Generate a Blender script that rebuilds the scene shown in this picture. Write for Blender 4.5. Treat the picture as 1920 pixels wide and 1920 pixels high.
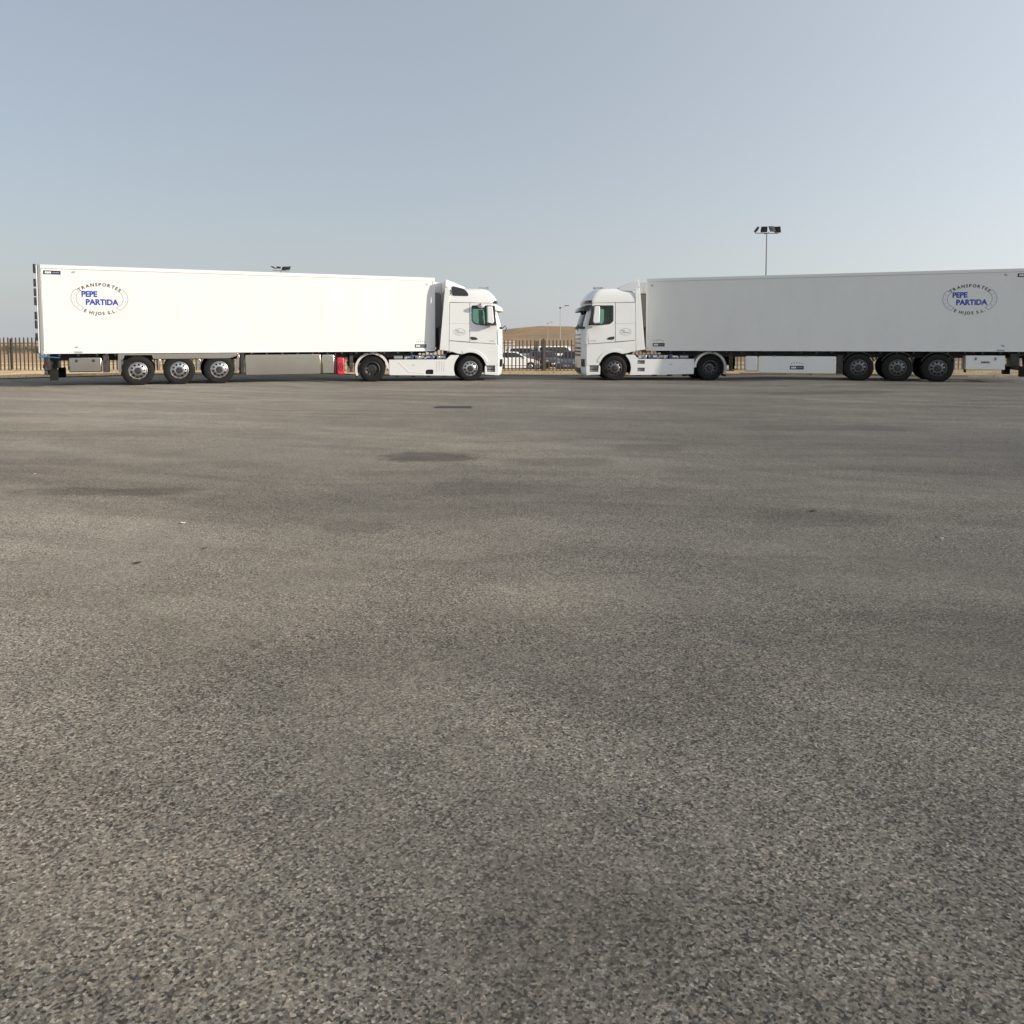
import bpy, bmesh, math, random
from mathutils import Matrix, Vector
R_ = math.radians
random.seed(7)
for o in list(bpy.data.objects): bpy.data.objects.remove(o)
SC = bpy.context.scene
COL = SC.collection

# ------------------------------------------------------------------ camera, sky, sun, exposure
CAM_H, PITCH, ROLL, FPX = 1.505, 0.0559, 0.0014, 1442.0
cd = bpy.data.cameras.new('camera'); cam = bpy.data.objects.new('camera', cd); COL.objects.link(cam)
cd.sensor_width = 36.0; cd.lens = FPX / 1920 * 36; cd.shift_y = -0.125
cd.clip_start = 0.05; cd.clip_end = 20000
cam.matrix_world = Matrix.Translation((0, 0, CAM_H)) @ Matrix.Rotation(math.pi/2 - PITCH, 4, 'X') @ Matrix.Rotation(-ROLL, 4, 'Z')
SC.camera = cam

SUN_EL, SUN_PHI = 18.0, -17.5        # elevation; azimuth measured from +X towards +Y
w = bpy.data.worlds.new('World'); SC.world = w; w.use_nodes = True
wn = w.node_tree.nodes; wl = w.node_tree.links
sky = wn.new('ShaderNodeTexSky'); sky.sky_type = 'NISHITA'; sky.sun_disc = False
sky.sun_elevation = R_(SUN_EL); sky.sun_rotation = R_(90 - SUN_PHI)
sky.altitude = 50; sky.air_density = 1.0; sky.dust_density = 1.0; sky.ozone_density = 1.5
# summer haze all round the sky: thickest at the horizon, brighter towards the sun
def wmath(op, a, b=0.0):
    m = wn.new('ShaderNodeMath'); m.operation = op
    for q, v in zip(m.inputs, (a, b)):
        if isinstance(v, (int, float)): q.default_value = v
        else: wl.new(v, q)
    return m.outputs[0]
wtc = wn.new('ShaderNodeTexCoord'); wsep = wn.new('ShaderNodeSeparateXYZ'); wl.new(wtc.outputs['Generated'], wsep.inputs[0])
wz = wmath('MAXIMUM', wsep.outputs[2], 0.0)
hz_f = wmath('ADD', wmath('MULTIPLY', wmath('EXPONENT', wmath('DIVIDE', wz, -0.15)), 0.45), 0.54)
wdot = wn.new('ShaderNodeVectorMath'); wdot.operation = 'DOT_PRODUCT'; wl.new(wtc.outputs['Generated'], wdot.inputs[0])
wdot.inputs[1].default_value = (math.cos(R_(SUN_PHI))*math.cos(R_(SUN_EL)), math.sin(R_(SUN_PHI))*math.cos(R_(SUN_EL)), math.sin(R_(SUN_EL)))
hz_g = wmath('ADD', wmath('MULTIPLY', wmath('POWER', wmath('MULTIPLY', wmath('ADD', wdot.outputs[1], 1.0), 0.5), 3.0), 2.2), 0.98)
hz_c = wn.new('ShaderNodeVectorMath'); hz_c.operation = 'SCALE'; hz_c.inputs[0].default_value = (3.36, 3.50, 3.64); wl.new(hz_g, hz_c.inputs[3])
wmix = wn.new('ShaderNodeMix'); wmix.data_type = 'RGBA'; wl.new(hz_f, wmix.inputs[0]); wl.new(sky.outputs[0], wmix.inputs[6]); wl.new(hz_c.outputs[0], wmix.inputs[7])
wl.new(wmix.outputs[2], wn['Background'].inputs[0]); wn['Background'].inputs[1].default_value = 0.12
sl = bpy.data.lights.new('sun', 'SUN'); sun = bpy.data.objects.new('sun', sl); COL.objects.link(sun)
sl.energy = 3.6; sl.angle = R_(0.6); sl.color = (1.0, 0.90, 0.76)
sd = Vector((math.cos(R_(SUN_PHI))*math.cos(R_(SUN_EL)), math.sin(R_(SUN_PHI))*math.cos(R_(SUN_EL)), math.sin(R_(SUN_EL))))
sun.rotation_euler = (-sd).to_track_quat('-Z', 'Y').to_euler(); sun.location = (40, -10, 30)
SC.view_settings.view_transform = 'Standard'; SC.view_settings.look = 'None'
SC.view_settings.exposure = 0.3; SC.view_settings.gamma = 1.0; SC.view_settings.use_curve_mapping = False
SC.render.engine = 'CYCLES'

# ------------------------------------------------------------------ materials
def nodemat(name):
    m = bpy.data.materials.new(name); m.use_nodes = True
    return m, m.node_tree.nodes, m.node_tree.links, m.node_tree.nodes['Principled BSDF']
def N(nodes, t, **k):
    n = nodes.new(t)
    for a, b in k.items(): setattr(n, a, b)
    return n
def ramp(nodes, stops, interp='LINEAR'):
    r = nodes.new('ShaderNodeValToRGB'); cr = r.color_ramp; cr.interpolation = interp
    while len(cr.elements) < len(stops): cr.elements.new(0.5)
    for e, (p, c) in zip(cr.elements, stops):
        e.position = p; e.color = (c[0], c[1], c[2], 1) if not isinstance(c, (int, float)) else (c, c, c, 1)
    return r
def mixc(nodes, links, fac, a, b, mode='MIX'):
    m = nodes.new('ShaderNodeMix'); m.data_type = 'RGBA'; m.blend_type = mode
    for s, v in ((m.inputs[0], fac), (m.inputs[6], a), (m.inputs[7], b)):
        if isinstance(v, (int, float)): s.default_value = v
        elif isinstance(v, tuple): s.default_value = (v[0], v[1], v[2], 1)
        else: links.new(v, s)
    return m.outputs[2]
def math_(nodes, links, op, a, b=0.0, c=0.0, clamp=False):
    m = nodes.new('ShaderNodeMath'); m.operation = op; m.use_clamp = clamp
    for s, v in zip(m.inputs, (a, b, c)):
        if isinstance(v, (int, float)): s.default_value = v
        else: links.new(v, s)
    return m.outputs[0]
def simple(name, col, rough=0.5, metal=0.0, coat=0.0, spec=0.5, dirt=0.0, dirtcol=(0.25, 0.21, 0.16), dscale=3.0, stretch=1.0, bump=0.0):
    m, n, l, b = nodemat(name)
    b.inputs['Base Color'].default_value = (*col, 1); b.inputs['Roughness'].default_value = rough
    b.inputs['Metallic'].default_value = metal; b.inputs['Coat Weight'].default_value = coat
    b.inputs['Coat Roughness'].default_value = 0.06; b.inputs['Specular IOR Level'].default_value = spec
    if dirt or bump:
        tc = N(n, 'ShaderNodeTexCoord'); mp = N(n, 'ShaderNodeMapping'); mp.inputs['Scale'].default_value = (1, 1, stretch)
        l.new(tc.outputs['Object'], mp.inputs[0])
        nz = N(n, 'ShaderNodeTexNoise'); nz.inputs['Scale'].default_value = dscale; nz.inputs['Detail'].default_value = 6
        nz.inputs['Roughness'].default_value = 0.65
        l.new(mp.outputs[0], nz.inputs['Vector'])
        if dirt:
            r = ramp(n, [(0.42, 0.0), (0.75, 1.0)]); l.new(nz.outputs[0], r.inputs[0])
            f = math_(n, l, 'MULTIPLY', r.outputs[0], dirt)
            l.new(mixc(n, l, f, tuple(col), tuple(dirtcol)), b.inputs['Base Color'])
            rr = math_(n, l, 'MULTIPLY_ADD', f, 0.4, rough); l.new(rr, b.inputs['Roughness'])
        if bump:
            bp = N(n, 'ShaderNodeBump'); bp.inputs['Strength'].default_value = bump; bp.inputs['Distance'].default_value = 0.01
            l.new(nz.outputs[0], bp.inputs['Height']); l.new(bp.outputs[0], b.inputs['Normal'])
    return m
M = {}
M['cab_white'] = simple('cab_white', (0.78, 0.785, 0.77), 0.28, coat=0.6, dirt=0.05, dscale=2.2)
M['box_white'] = simple('box_white', (0.80, 0.795, 0.755), 0.42, dirt=0.07, dscale=1.4, stretch=0.35)
M['rail_white'] = simple('rail_white', (0.82, 0.82, 0.80), 0.35, dirt=0.05)
M['seal'] = simple('seal', (0.10, 0.10, 0.10), 0.7)
M['black_plastic'] = simple('black_plastic', (0.018, 0.018, 0.02), 0.45, dirt=0.15, dscale=6)
M['grey_plastic'] = simple('grey_plastic', (0.22, 0.22, 0.22), 0.5, dirt=0.3, dscale=8)
M['chassis'] = simple('chassis', (0.02, 0.021, 0.025), 0.55, dirt=0.35, dscale=5)
M['rubber'] = simple('rubber', (0.011, 0.0105, 0.010), 0.75, spec=0.3, dirt=0.28, dirtcol=(0.04, 0.036, 0.03), dscale=9)
M['polished'] = simple('polished', (0.62, 0.61, 0.59), 0.24, metal=1.0, dirt=0.45, dirtcol=(0.14, 0.125, 0.10), dscale=12)
M['rim_dull_shaded'] = simple('rim_dull_shaded', (0.22, 0.22, 0.22), 0.40, metal=1.0, dirt=0.6, dirtcol=(0.10, 0.09, 0.08), dscale=10)  # dull drive rims; also shade put into the left-facing lorry's polished rims
M['hub'] = simple('hub', (0.03, 0.03, 0.035), 0.45)
M['bare_metal'] = simple('bare_metal', (0.62, 0.56, 0.475), 0.16, metal=1.0, dirt=0.10, dirtcol=(0.34, 0.31, 0.26), dscale=1.2)
M['galv'] = simple('galv', (0.42, 0.43, 0.43), 0.45, metal=0.6, dirt=0.3, dscale=4)
M['red'] = simple('red', (0.52, 0.02, 0.045), 0.35, dirt=0.1)
M['dark_red'] = simple('dark_red', (0.12, 0.008, 0.012), 0.5)
M['blue_plastic'] = simple('blue_plastic', (0.03, 0.17, 0.33), 0.4)
M['ink_dark'] = simple('ink_dark', (0.045, 0.042, 0.045), 0.5)
M['ink_blue'] = simple('ink_blue', (0.03, 0.06, 0.40), 0.4)
M['ink_grey'] = simple('ink_grey', (0.46, 0.47, 0.51), 0.5)
M['ink_mid'] = simple('ink_mid', (0.36, 0.37, 0.38), 0.5)
M['plate_dark'] = simple('plate_dark', (0.028, 0.026, 0.075), 0.35)
M['plate_white'] = simple('plate_white', (0.8, 0.8, 0.8), 0.4)
M['lamp_red'] = simple('lamp_red', (0.45, 0.01, 0.01), 0.2)
M['lamp_amber'] = simple('lamp_amber', (0.40, 0.13, 0.02), 0.3)
M['lens'] = simple('lens', (0.55, 0.58, 0.6), 0.08, metal=0.6)
M['fabric_dark'] = simple('fabric_dark', (0.03, 0.03, 0.035), 0.9)
M['fabric_grey'] = simple('fabric_grey', (0.09, 0.09, 0.10), 0.9)
M['smoked'] = simple('smoked', (0.012, 0.013, 0.018), 0.12, coat=0.5)
M['fence_steel'] = simple('fence_steel', (0.10, 0.083, 0.075), 0.65, dirt=0.4, dirtcol=(0.10, 0.06, 0.04), dscale=5)
M['mast_steel'] = simple('mast_steel', (0.13, 0.132, 0.132), 0.55, metal=0.3)
M['lamp_body'] = simple('lamp_body', (0.03, 0.032, 0.036), 0.5)
M['pole_pale'] = simple('pole_pale', (0.42, 0.40, 0.36), 0.6)
M['mirror'] = simple('mirror', (0.75, 0.77, 0.78), 0.03, metal=1.0)
M['hose_blue'] = simple('hose_blue', (0.05, 0.08, 0.22), 0.35)
M['hose_yellow'] = simple('hose_yellow', (0.45, 0.35, 0.06), 0.4)
M['paper'] = simple('paper', (0.80, 0.79, 0.76), 0.8)
M['leaf_dry'] = simple('leaf_dry', (0.05, 0.03, 0.015), 0.8)
M['iron'] = simple('iron', (0.035, 0.033, 0.03), 0.55, dirt=0.5, dirtcol=(0.10, 0.08, 0.06), dscale=20, bump=0.3)
M['wall_cream'] = simple('wall_cream', (0.72, 0.64, 0.53), 0.8, dirt=0.2, dscale=0.8)
M['kerb'] = simple('kerb', (0.36, 0.32, 0.26), 0.85, dirt=0.6, dirtcol=(0.22, 0.17, 0.11), dscale=3, bump=0.3)
M['tyre_far'] = simple('tyre_far', (0.02, 0.02, 0.02), 0.85)

def glassmat(name, tint, refl=0.12, rough=0.02):
    m, n, l, b = nodemat(name); n.remove(b)
    t = N(n, 'ShaderNodeBsdfTransparent'); t.inputs[0].default_value = (*tint, 1)
    g = N(n, 'ShaderNodeBsdfGlossy'); g.inputs['Roughness'].default_value = rough
    lw = N(n, 'ShaderNodeFresnel'); lw.inputs[0].default_value = 1.45
    mx = N(n, 'ShaderNodeMixShader'); l.new(lw.outputs[0], mx.inputs[0]); l.new(t.outputs[0], mx.inputs[1]); l.new(g.outputs[0], mx.inputs[2])
    l.new(mx.outputs[0], n['Material Output'].inputs[0]); return m
M['glass_green'] = glassmat('glass_green', (0.66, 0.83, 0.755))
M['glass_screen'] = glassmat('glass_screen', (0.55, 0.66, 0.64))
M['glass_dark'] = simple('glass_dark', (0.012, 0.013, 0.015), 0.06, coat=0.3)

def asphalt():
    m, n, l, b = nodemat('asphalt')
    tc = N(n, 'ShaderNodeTexCoord'); P = tc.outputs['Object']
    sep = N(n, 'ShaderNodeSeparateXYZ'); l.new(P, sep.inputs[0])
    def noise(scale, detail=4, rough=0.55, vec=P, dist=0.0):
        z = N(n, 'ShaderNodeTexNoise'); z.inputs['Scale'].default_value = scale; z.inputs['Detail'].default_value = detail
        z.inputs['Roughness'].default_value = rough; z.inputs['Distortion'].default_value = dist
        l.new(vec, z.inputs['Vector']); return z.outputs[0]
    # chippings
    nzc = N(n, 'ShaderNodeTexNoise'); nzc.inputs['Scale'].default_value = 70; nzc.inputs['Detail'].default_value = 3; l.new(P, nzc.inputs['Vector'])
    sc = N(n, 'ShaderNodeVectorMath'); sc.operation = 'SCALE'; sc.inputs[3].default_value = 0.008; l.new(nzc.outputs[1], sc.inputs[0])
    wv = N(n, 'ShaderNodeVectorMath'); wv.operation = 'ADD'; l.new(P, wv.inputs[0]); l.new(sc.outputs[0], wv.inputs[1])
    def vor(scale, feat='F1', rnd=1.0):
        v = N(n, 'ShaderNodeTexVoronoi'); v.feature = feat; v.inputs['Scale'].default_value = scale; v.voronoi_dimensions = '2D'
        v.inputs['Randomness'].default_value = rnd; l.new(wv.outputs[0], v.inputs['Vector']); return v
    v1 = vor(132); v2 = vor(230)
    sepc = N(n, 'ShaderNodeSeparateColor'); l.new(v1.outputs['Color'], sepc.inputs[0])
    sepc2 = N(n, 'ShaderNodeSeparateColor'); l.new(v2.outputs['Color'], sepc2.inputs[0])
    stone = ramp(n, [(0.0, (0.04, 0.039, 0.037)), (0.18, (0.098, 0.095, 0.087)), (0.38, (0.172, 0.165, 0.148)), (0.7, (0.222, 0.212, 0.19)), (0.92, (0.30, 0.287, 0.256)), (1.0, (0.42, 0.405, 0.37))])
    l.new(sepc.outputs[0], stone.inputs[0])
    tint = ramp(n, [(0.0, (0.95, 0.985, 1.03)), (0.5, (1.0, 1.0, 1.0)), (1.0, (1.06, 1.0, 0.93))]); l.new(sepc.outputs[1], tint.inputs[0])
    c = mixc(n, l, 1.0, stone.outputs[0], tint.outputs[0], 'MULTIPLY')
    fine = ramp(n, [(0.0, (0.45, 0.45, 0.45)), (0.5, (1.0, 1.0, 1.0)), (1.0, (1.5, 1.5, 1.5))]); l.new(sepc2.outputs[0], fine.inputs[0])
    c = mixc(n, l, 0.48, c, fine.outputs[0], 'MULTIPLY')
    nA = noise(72, 3, 0.65)
    # dark pits between the chippings
    pit = ramp(n, [(0.555, 0.0), (0.60, 1.0)]); l.new(nA, pit.inputs[0])
    bf = math_(n, l, 'MULTIPLY', pit.outputs[0], 0.52)
    # worn, fines-filled areas where the binder shows less
    worn = ramp(n, [(0.47, 0.0), (0.58, 1.0)]); l.new(noise(0.62, 6, 0.62, dist=0.7), worn.inputs[0])
    bf = math_(n, l, 'MULTIPLY', bf, math_(n, l, 'MULTIPLY_ADD', worn.outputs[0], -0.55, 1.0))
    c = mixc(n, l, bf, c, (0.042, 0.040, 0.038))
    c = mixc(n, l, math_(n, l, 'MULTIPLY', worn.outputs[0], 0.26), c, (0.20, 0.19, 0.168))
    # large tone changes, sweeping tyre streaks
    big = ramp(n, [(0.3, (0.80, 0.80, 0.81)), (0.7, (1.20, 1.18, 1.14))]); l.new(noise(0.16, 5, 0.6), big.inputs[0])
    c = mixc(n, l, 0.9, c, big.outputs[0], 'MULTIPLY')
    med = ramp(n, [(0.3, (0.86, 0.86, 0.87)), (0.7, (1.13, 1.12, 1.11))]); l.new(noise(1.7, 5, 0.65), med.inputs[0])
    c = mixc(n, l, 0.8, c, med.outputs[0], 'MULTIPLY')
    def streaks(cx, cy, freq, wob, lo, hi, amt, col):
        dx = math_(n, l, 'SUBTRACT', sep.outputs[0], cx); dy = math_(n, l, 'SUBTRACT', sep.outputs[1], cy)
        r = math_(n, l, 'SQRT', math_(n, l, 'ADD', math_(n, l, 'MULTIPLY', dx, dx), math_(n, l, 'MULTIPLY', dy, dy)))
        r = math_(n, l, 'ADD', r, math_(n, l, 'MULTIPLY', noise(0.12, 2), wob))
        cb = N(n, 'ShaderNodeCombineXYZ'); l.new(math_(n, l, 'MULTIPLY', r, freq), cb.inputs[0])
        a = math_(n, l, 'ARCTAN2', dy, dx); l.new(math_(n, l, 'MULTIPLY', a, 1.3), cb.inputs[1])
        rp = ramp(n, [(lo, 0.0), (hi, 1.0)]); l.new(noise(1.0, 4, 0.6, cb.outputs[0]), rp.inputs[0])
        return math_(n, l, 'MULTIPLY', rp.outputs[0], amt)
    c = mixc(n, l, streaks(6, 48, 1.1, 5, 0.47, 0.68, 0.9, None), c, (0.68, 0.675, 0.67), 'MULTIPLY')
    c = mixc(n, l, streaks(-14, -16, 0.9, 6, 0.48, 0.66, 0.9, None), c, (1.28, 1.27, 1.25), 'MULTIPLY')
    # stains with a shape of their own: (x, y, half width, half depth, strength)
    nb = noise(1.3, 5, 0.7); nb2 = noise(7, 4, 0.7)
    for sx, sy, hw, hd, st in [(-1.07, 9.95, 0.62, 0.46, 0.55), (0.62, 9.5, 0.75, 0.35, 0.30), (1.9, 10.8, 0.5, 0.45, 0.25), (-4.1, 7.65, 0.9, 0.22, 0.40),
                               (-0.1, 7.9, 0.8, 0.4, 0.22), (2.6, 6.4, 0.55, 0.3, 0.26), (-1.25, 6.15, 0.35, 0.22, 0.22), (0.6, 3.2, 0.5, 0.25, 0.20), (0.15, 1.95, 0.28, 0.3, 0.18),
                               (5.5, 13.2, 1.6, 0.5, 0.25), (-7.5, 12.5, 2.0, 0.5, 0.22), (9.0, 22.5, 2.2, 0.9, 0.35), (7.5, 9.0, 1.6, 0.7, 0.28)]:
        dx = math_(n, l, 'DIVIDE', math_(n, l, 'SUBTRACT', sep.outputs[0], sx), hw); dy = math_(n, l, 'DIVIDE', math_(n, l, 'SUBTRACT', sep.outputs[1], sy), hd)
        d = math_(n, l, 'SQRT', math_(n, l, 'ADD', math_(n, l, 'POWER', math_(n, l, 'ABSOLUTE', dx), 3.0), math_(n, l, 'POWER', math_(n, l, 'ABSOLUTE', dy), 3.0)))
        d = math_(n, l, 'ADD', d, math_(n, l, 'MULTIPLY_ADD', nb, 1.8, -0.9)); d = math_(n, l, 'ADD', d, math_(n, l, 'MULTIPLY_ADD', nb2, 1.5, -0.75))
        rp = ramp(n, [(0.50, 1.0), (0.95, 0.0)]); l.new(math_(n, l, 'MULTIPLY', d, 0.8), rp.inputs[0])
        c = mixc(n, l, math_(n, l, 'MULTIPLY', rp.outputs[0], st*1.25), c, (0.30, 0.285, 0.285), 'MULTIPLY')
    c = mixc(n, l, 1.0, c, (0.985, 0.945, 0.89), 'MULTIPLY')
    l.new(c, b.inputs['Base Color'])
    b.inputs['Roughness'].default_value = 0.82; b.inputs['Specular IOR Level'].default_value = 0.25
    b.inputs['Diffuse Roughness'].default_value = 0.9
    # relief
    hh = math_(n, l, 'MULTIPLY_ADD', sepc.outputs[2], 0.5, math_(n, l, 'MULTIPLY', sepc2.outputs[2], 0.3))
    hh = math_(n, l, 'MULTIPLY_ADD', bf, -1.0, hh)
    bp = N(n, 'ShaderNodeBump'); bp.inputs['Strength'].default_value = 0.5; bp.inputs['Distance'].default_value = 0.005
    l.new(hh, bp.inputs['Height']); l.new(bp.outputs[0], b.inputs['Normal'])
    return m
M['asphalt'] = asphalt()

def soil(name, c1, c2, c3, s1=0.6, s2=6.0, bump=0.5):
    m, n, l, b = nodemat(name); tc = N(n, 'ShaderNodeTexCoord')
    z1 = N(n, 'ShaderNodeTexNoise'); z1.inputs['Scale'].default_value = s1; z1.inputs['Detail'].default_value = 6; l.new(tc.outputs['Object'], z1.inputs['Vector'])
    z2 = N(n, 'ShaderNodeTexNoise'); z2.inputs['Scale'].default_value = s2; z2.inputs['Detail'].default_value = 6; l.new(tc.outputs['Object'], z2.inputs['Vector'])
    r = ramp(n, [(0.3, c1), (0.5, c2), (0.7, c3)]); l.new(z1.outputs[0], r.inputs[0])
    r2 = ramp(n, [(0.3, (0.72, 0.72, 0.72)), (0.7, (1.2, 1.2, 1.2))]); l.new(z2.outputs[0], r2.inputs[0])
    l.new(mixc(n, l, 0.8, r.outputs[0], r2.outputs[0], 'MULTIPLY'), b.inputs['Base Color'])
    b.inputs['Roughness'].default_value = 0.95; b.inputs['Specular IOR Level'].default_value = 0.1; b.inputs['Diffuse Roughness'].default_value = 0.8
    bp = N(n, 'ShaderNodeBump'); bp.inputs['Strength'].default_value = bump; bp.inputs['Distance'].default_value = 0.05
    l.new(z2.outputs[0], bp.inputs['Height']); l.new(bp.outputs[0], b.inputs['Normal']); return m
M['sand'] = soil('sand', (0.30, 0.20, 0.11), (0.46, 0.35, 0.21), (0.55, 0.44, 0.28))
M['dry_field'] = soil('dry_field', (0.28, 0.20, 0.115), (0.36, 0.26, 0.15), (0.30, 0.235, 0.13), 0.012, 0.25)
M['hill'] = soil('hill', (0.255, 0.172, 0.105), (0.31, 0.215, 0.132), (0.245, 0.185, 0.115), 0.022, 0.35, 0.8)
M['straw'] = simple('straw', (0.42, 0.33, 0.17), 0.9)
def leafmat(name, c1, c2):
    m, n, l, b = nodemat(name); g = N(n, 'ShaderNodeNewGeometry')
    r = ramp(n, [(0.0, c1), (1.0, c2)]); l.new(g.outputs['Random Per Island'], r.inputs[0]); l.new(r.outputs[0], b.inputs['Base Color'])
    b.inputs['Roughness'].default_value = 0.7; return m
M['leaf'] = leafmat('leaf', (0.035, 0.05, 0.02), (0.10, 0.115, 0.05))
M['bark'] = simple('bark', (0.09, 0.06, 0.04), 0.9)

# ------------------------------------------------------------------ builders
def link(name, me, mat, parent=None, smooth=None, bev=0.0, seg=2):
    o = bpy.data.objects.new(name, me); COL.objects.link(o)
    if mat is not None and not me.materials: me.materials.append(M[mat] if isinstance(mat, str) else mat)
    if parent: o.parent = parent
    if smooth is not None:
        for p in me.polygons: p.use_smooth = True
        me.set_sharp_from_angle(angle=R_(smooth))
    if bev:
        bm = o.modifiers.new('bevel', 'BEVEL'); bm.width = bev; bm.segments = seg; bm.limit_method = 'ANGLE'; bm.angle_limit = R_(40)
        for p in me.polygons: p.use_smooth = True
        me.set_sharp_from_angle(angle=R_(50))
    return o
class MB:
    def __init__(s): s.v = []; s.f = []
    def add(s, v, f):
        k = len(s.v); s.v += [tuple(p) for p in v]; s.f += [tuple(i + k for i in q) for q in f]; return s
    def box(s, x0, x1, y0, y1, z0, z1):
        x0, x1 = sorted((x0, x1)); y0, y1 = sorted((y0, y1)); z0, z1 = sorted((z0, z1))
        return s.add([(x0, y0, z0), (x1, y0, z0), (x1, y1, z0), (x0, y1, z0), (x0, y0, z1), (x1, y0, z1), (x1, y1, z1), (x0, y1, z1)],
                     [(3, 2, 1, 0), (4, 5, 6, 7), (0, 1, 5, 4), (1, 2, 6, 5), (2, 3, 7, 6), (3, 0, 4, 7)])
    def prism(s, pts, y0, y1):           # outline in x,z pushed along y
        y0, y1 = sorted((y0, y1)); a = sum(pts[i][0]*pts[(i+1) % len(pts)][1] - pts[(i+1) % len(pts)][0]*pts[i][1] for i in range(len(pts)))
        if a < 0: pts = pts[::-1]
        n = len(pts)
        return s.add([(x, y0, z) for x, z in pts] + [(x, y1, z) for x, z in pts],
                     [tuple(range(n)), tuple(range(2*n - 1, n - 1, -1))] + [(i, i + n, (i+1) % n + n, (i+1) % n) for i in range(n)])
    def lathe(s, prof, c=(0, 0, 0), axis='y', seg=32, skip=None, close=False):
        pts = []; n = len(prof)
        for k in range(seg):
            a = 2*math.pi*k/seg
            for r, h in prof:
                u, v = r*math.cos(a), r*math.sin(a)
                pts.append({'y': (c[0]+u, c[1]+h, c[2]+v), 'x': (c[0]+h, c[1]+u, c[2]+v), 'z': (c[0]+u, c[1]+v, c[2]+h)}[axis])
        fs = []
        for k in range(seg):
            k2 = (k+1) % seg
            for j in range(n if close else n-1):
                if skip and skip(k, j): continue
                j2 = (j+1) % n
                fs.append((k*n+j, k*n+j2, k2*n+j2, k2*n+j))
        return s.add(pts, fs)
    def cyl(s, c, r, h0, h1, axis='y', seg=16, r1=None):
        r1 = r if r1 is None else r1
        return s.lathe([(0.0001, h0), (r, h0), (r1, h1), (0.0001, h1)], c, axis, seg)
    def tube(s, path, r, seg=6):
        P = [Vector(p) for p in path]; k0 = len(s.v); n = len(P)
        pts = []
        for i, p in enumerate(P):
            t = (P[min(i+1, n-1)] - P[max(i-1, 0)]).normalized()
            u = t.cross(Vector((0, 0, 1)));  u = u.normalized() if u.length > 1e-4 else Vector((1, 0, 0)); v = t.cross(u)
            for k in range(seg):
                a = 2*math.pi*k/seg; pts.append(p + u*(r*math.cos(a)) + v*(r*math.sin(a)))
        fs = [(i*seg+k, i*seg+(k+1) % seg, (i+1)*seg+(k+1) % seg, (i+1)*seg+k) for i in range(n-1) for k in range(seg)]
        fs += [tuple(range(seg))[::-1], tuple((n-1)*seg+k for k in range(seg))]
        return s.add(pts, fs)
    def mesh(s, name):
        me = bpy.data.meshes.new(name); me.from_pydata(s.v, [], s.f); me.update(); 
        bm = bmesh.new(); bm.from_mesh(me); bmesh.ops.recalc_face_normals(bm, faces=bm.faces); bm.to_mesh(me); bm.free(); return me
    def build(s, name, mat, parent=None, smooth=None, bev=0.0, seg=2): return link(name, s.mesh(name), mat, parent, smooth, bev, seg)
def box(name, mat, parent, x0, x1, y0, y1, z0, z1, bev=0.008): return MB().box(x0, x1, y0, y1, z0, z1).build(name, mat, parent, bev=bev)
def empty(name, loc=(0, 0, 0), rz=0.0, parent=None):
    o = bpy.data.objects.new(name, None); COL.objects.link(o); o.location = loc; o.rotation_euler = (0, 0, rz); o.empty_display_size = 0.3
    if parent: o.parent = parent
    return o
def tag(o, label, cat, group=None):
    o['label'] = label; o['category'] = cat
    if group: o['group'] = group
    return o
def struct(o): o['kind'] = 'structure'; return o
def cut(o, cutters):
    for c in cutters:
        m = o.modifiers.new('cut', 'BOOLEAN'); m.operation = 'DIFFERENCE'; m.solver = 'EXACT'; m.object = c
    dg = bpy.context.evaluated_depsgraph_get(); dg.update()
    me = bpy.data.meshes.new_from_object(o.evaluated_get(dg)); o.modifiers.clear(); o.data = me
    for c in cutters: bpy.data.objects.remove(c)
    return o
def rounded(pts, r, n=4):
    out = []; k = len(pts)
    for i in range(k):
        p0, p, p1 = Vector(pts[i-1]), Vector(pts[i]), Vector(pts[(i+1) % k])
        rr = r[i] if isinstance(r, (list, tuple)) else r
        rr = min(rr, (p0-p).length*0.45, (p1-p).length*0.45)
        a = p + (p0-p).normalized()*rr; b = p + (p1-p).normalized()*rr
        for j in range(n+1):
            t = j/n; out.append(tuple(a*(1-t)**2 + p*2*t*(1-t) + b*t*t))
    return out
def copy_tree(o, parent=None):
    c = o.copy(); COL.objects.link(c); c.parent = parent
    for ch in [x for x in bpy.data.objects if x.parent == o and x != c]: copy_tree(ch, c)
    return c

# ------------------------------------------------------------------ ground shapes
def sstep(a, b, x): t = max(0.0, min(1.0, (x-a)/(b-a))); return t*t*(3-2*t)
def gz(x, y):                      # the lot dips a little in the middle of the row of trucks
    return -0.085 * (1 - sstep(7.0, 10.0, abs(x - 1.0))) * sstep(19, 28, y)
EDGE = [(-150, 30.0), (-26, 30.0), (-20.6, 30.9), (-19.2, 32.2), (-17.4, 33.6), (-14.6, 35.2), (-7.9, 35.5), (0, 35.8), (3.2, 35.3), (9, 34.3), (14.7, 33.1), (18, 31.6), (26, 30.6), (150, 30)]
def edge(x):
    for (a, ya), (b, yb) in zip(EDGE, EDGE[1:]):
        if a <= x <= b: return ya + (yb-ya)*(x-a)/(b-a)
    return 30.0
def fence_y(x): return 41.3 - 2.8*sstep(0, 22, -x) - 1.0*sstep(4, 25, x)
def fence_z(x): return -0.10 + 0.16*sstep(2, 20, -x) + 0.08*sstep(4, 22, x)
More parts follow.
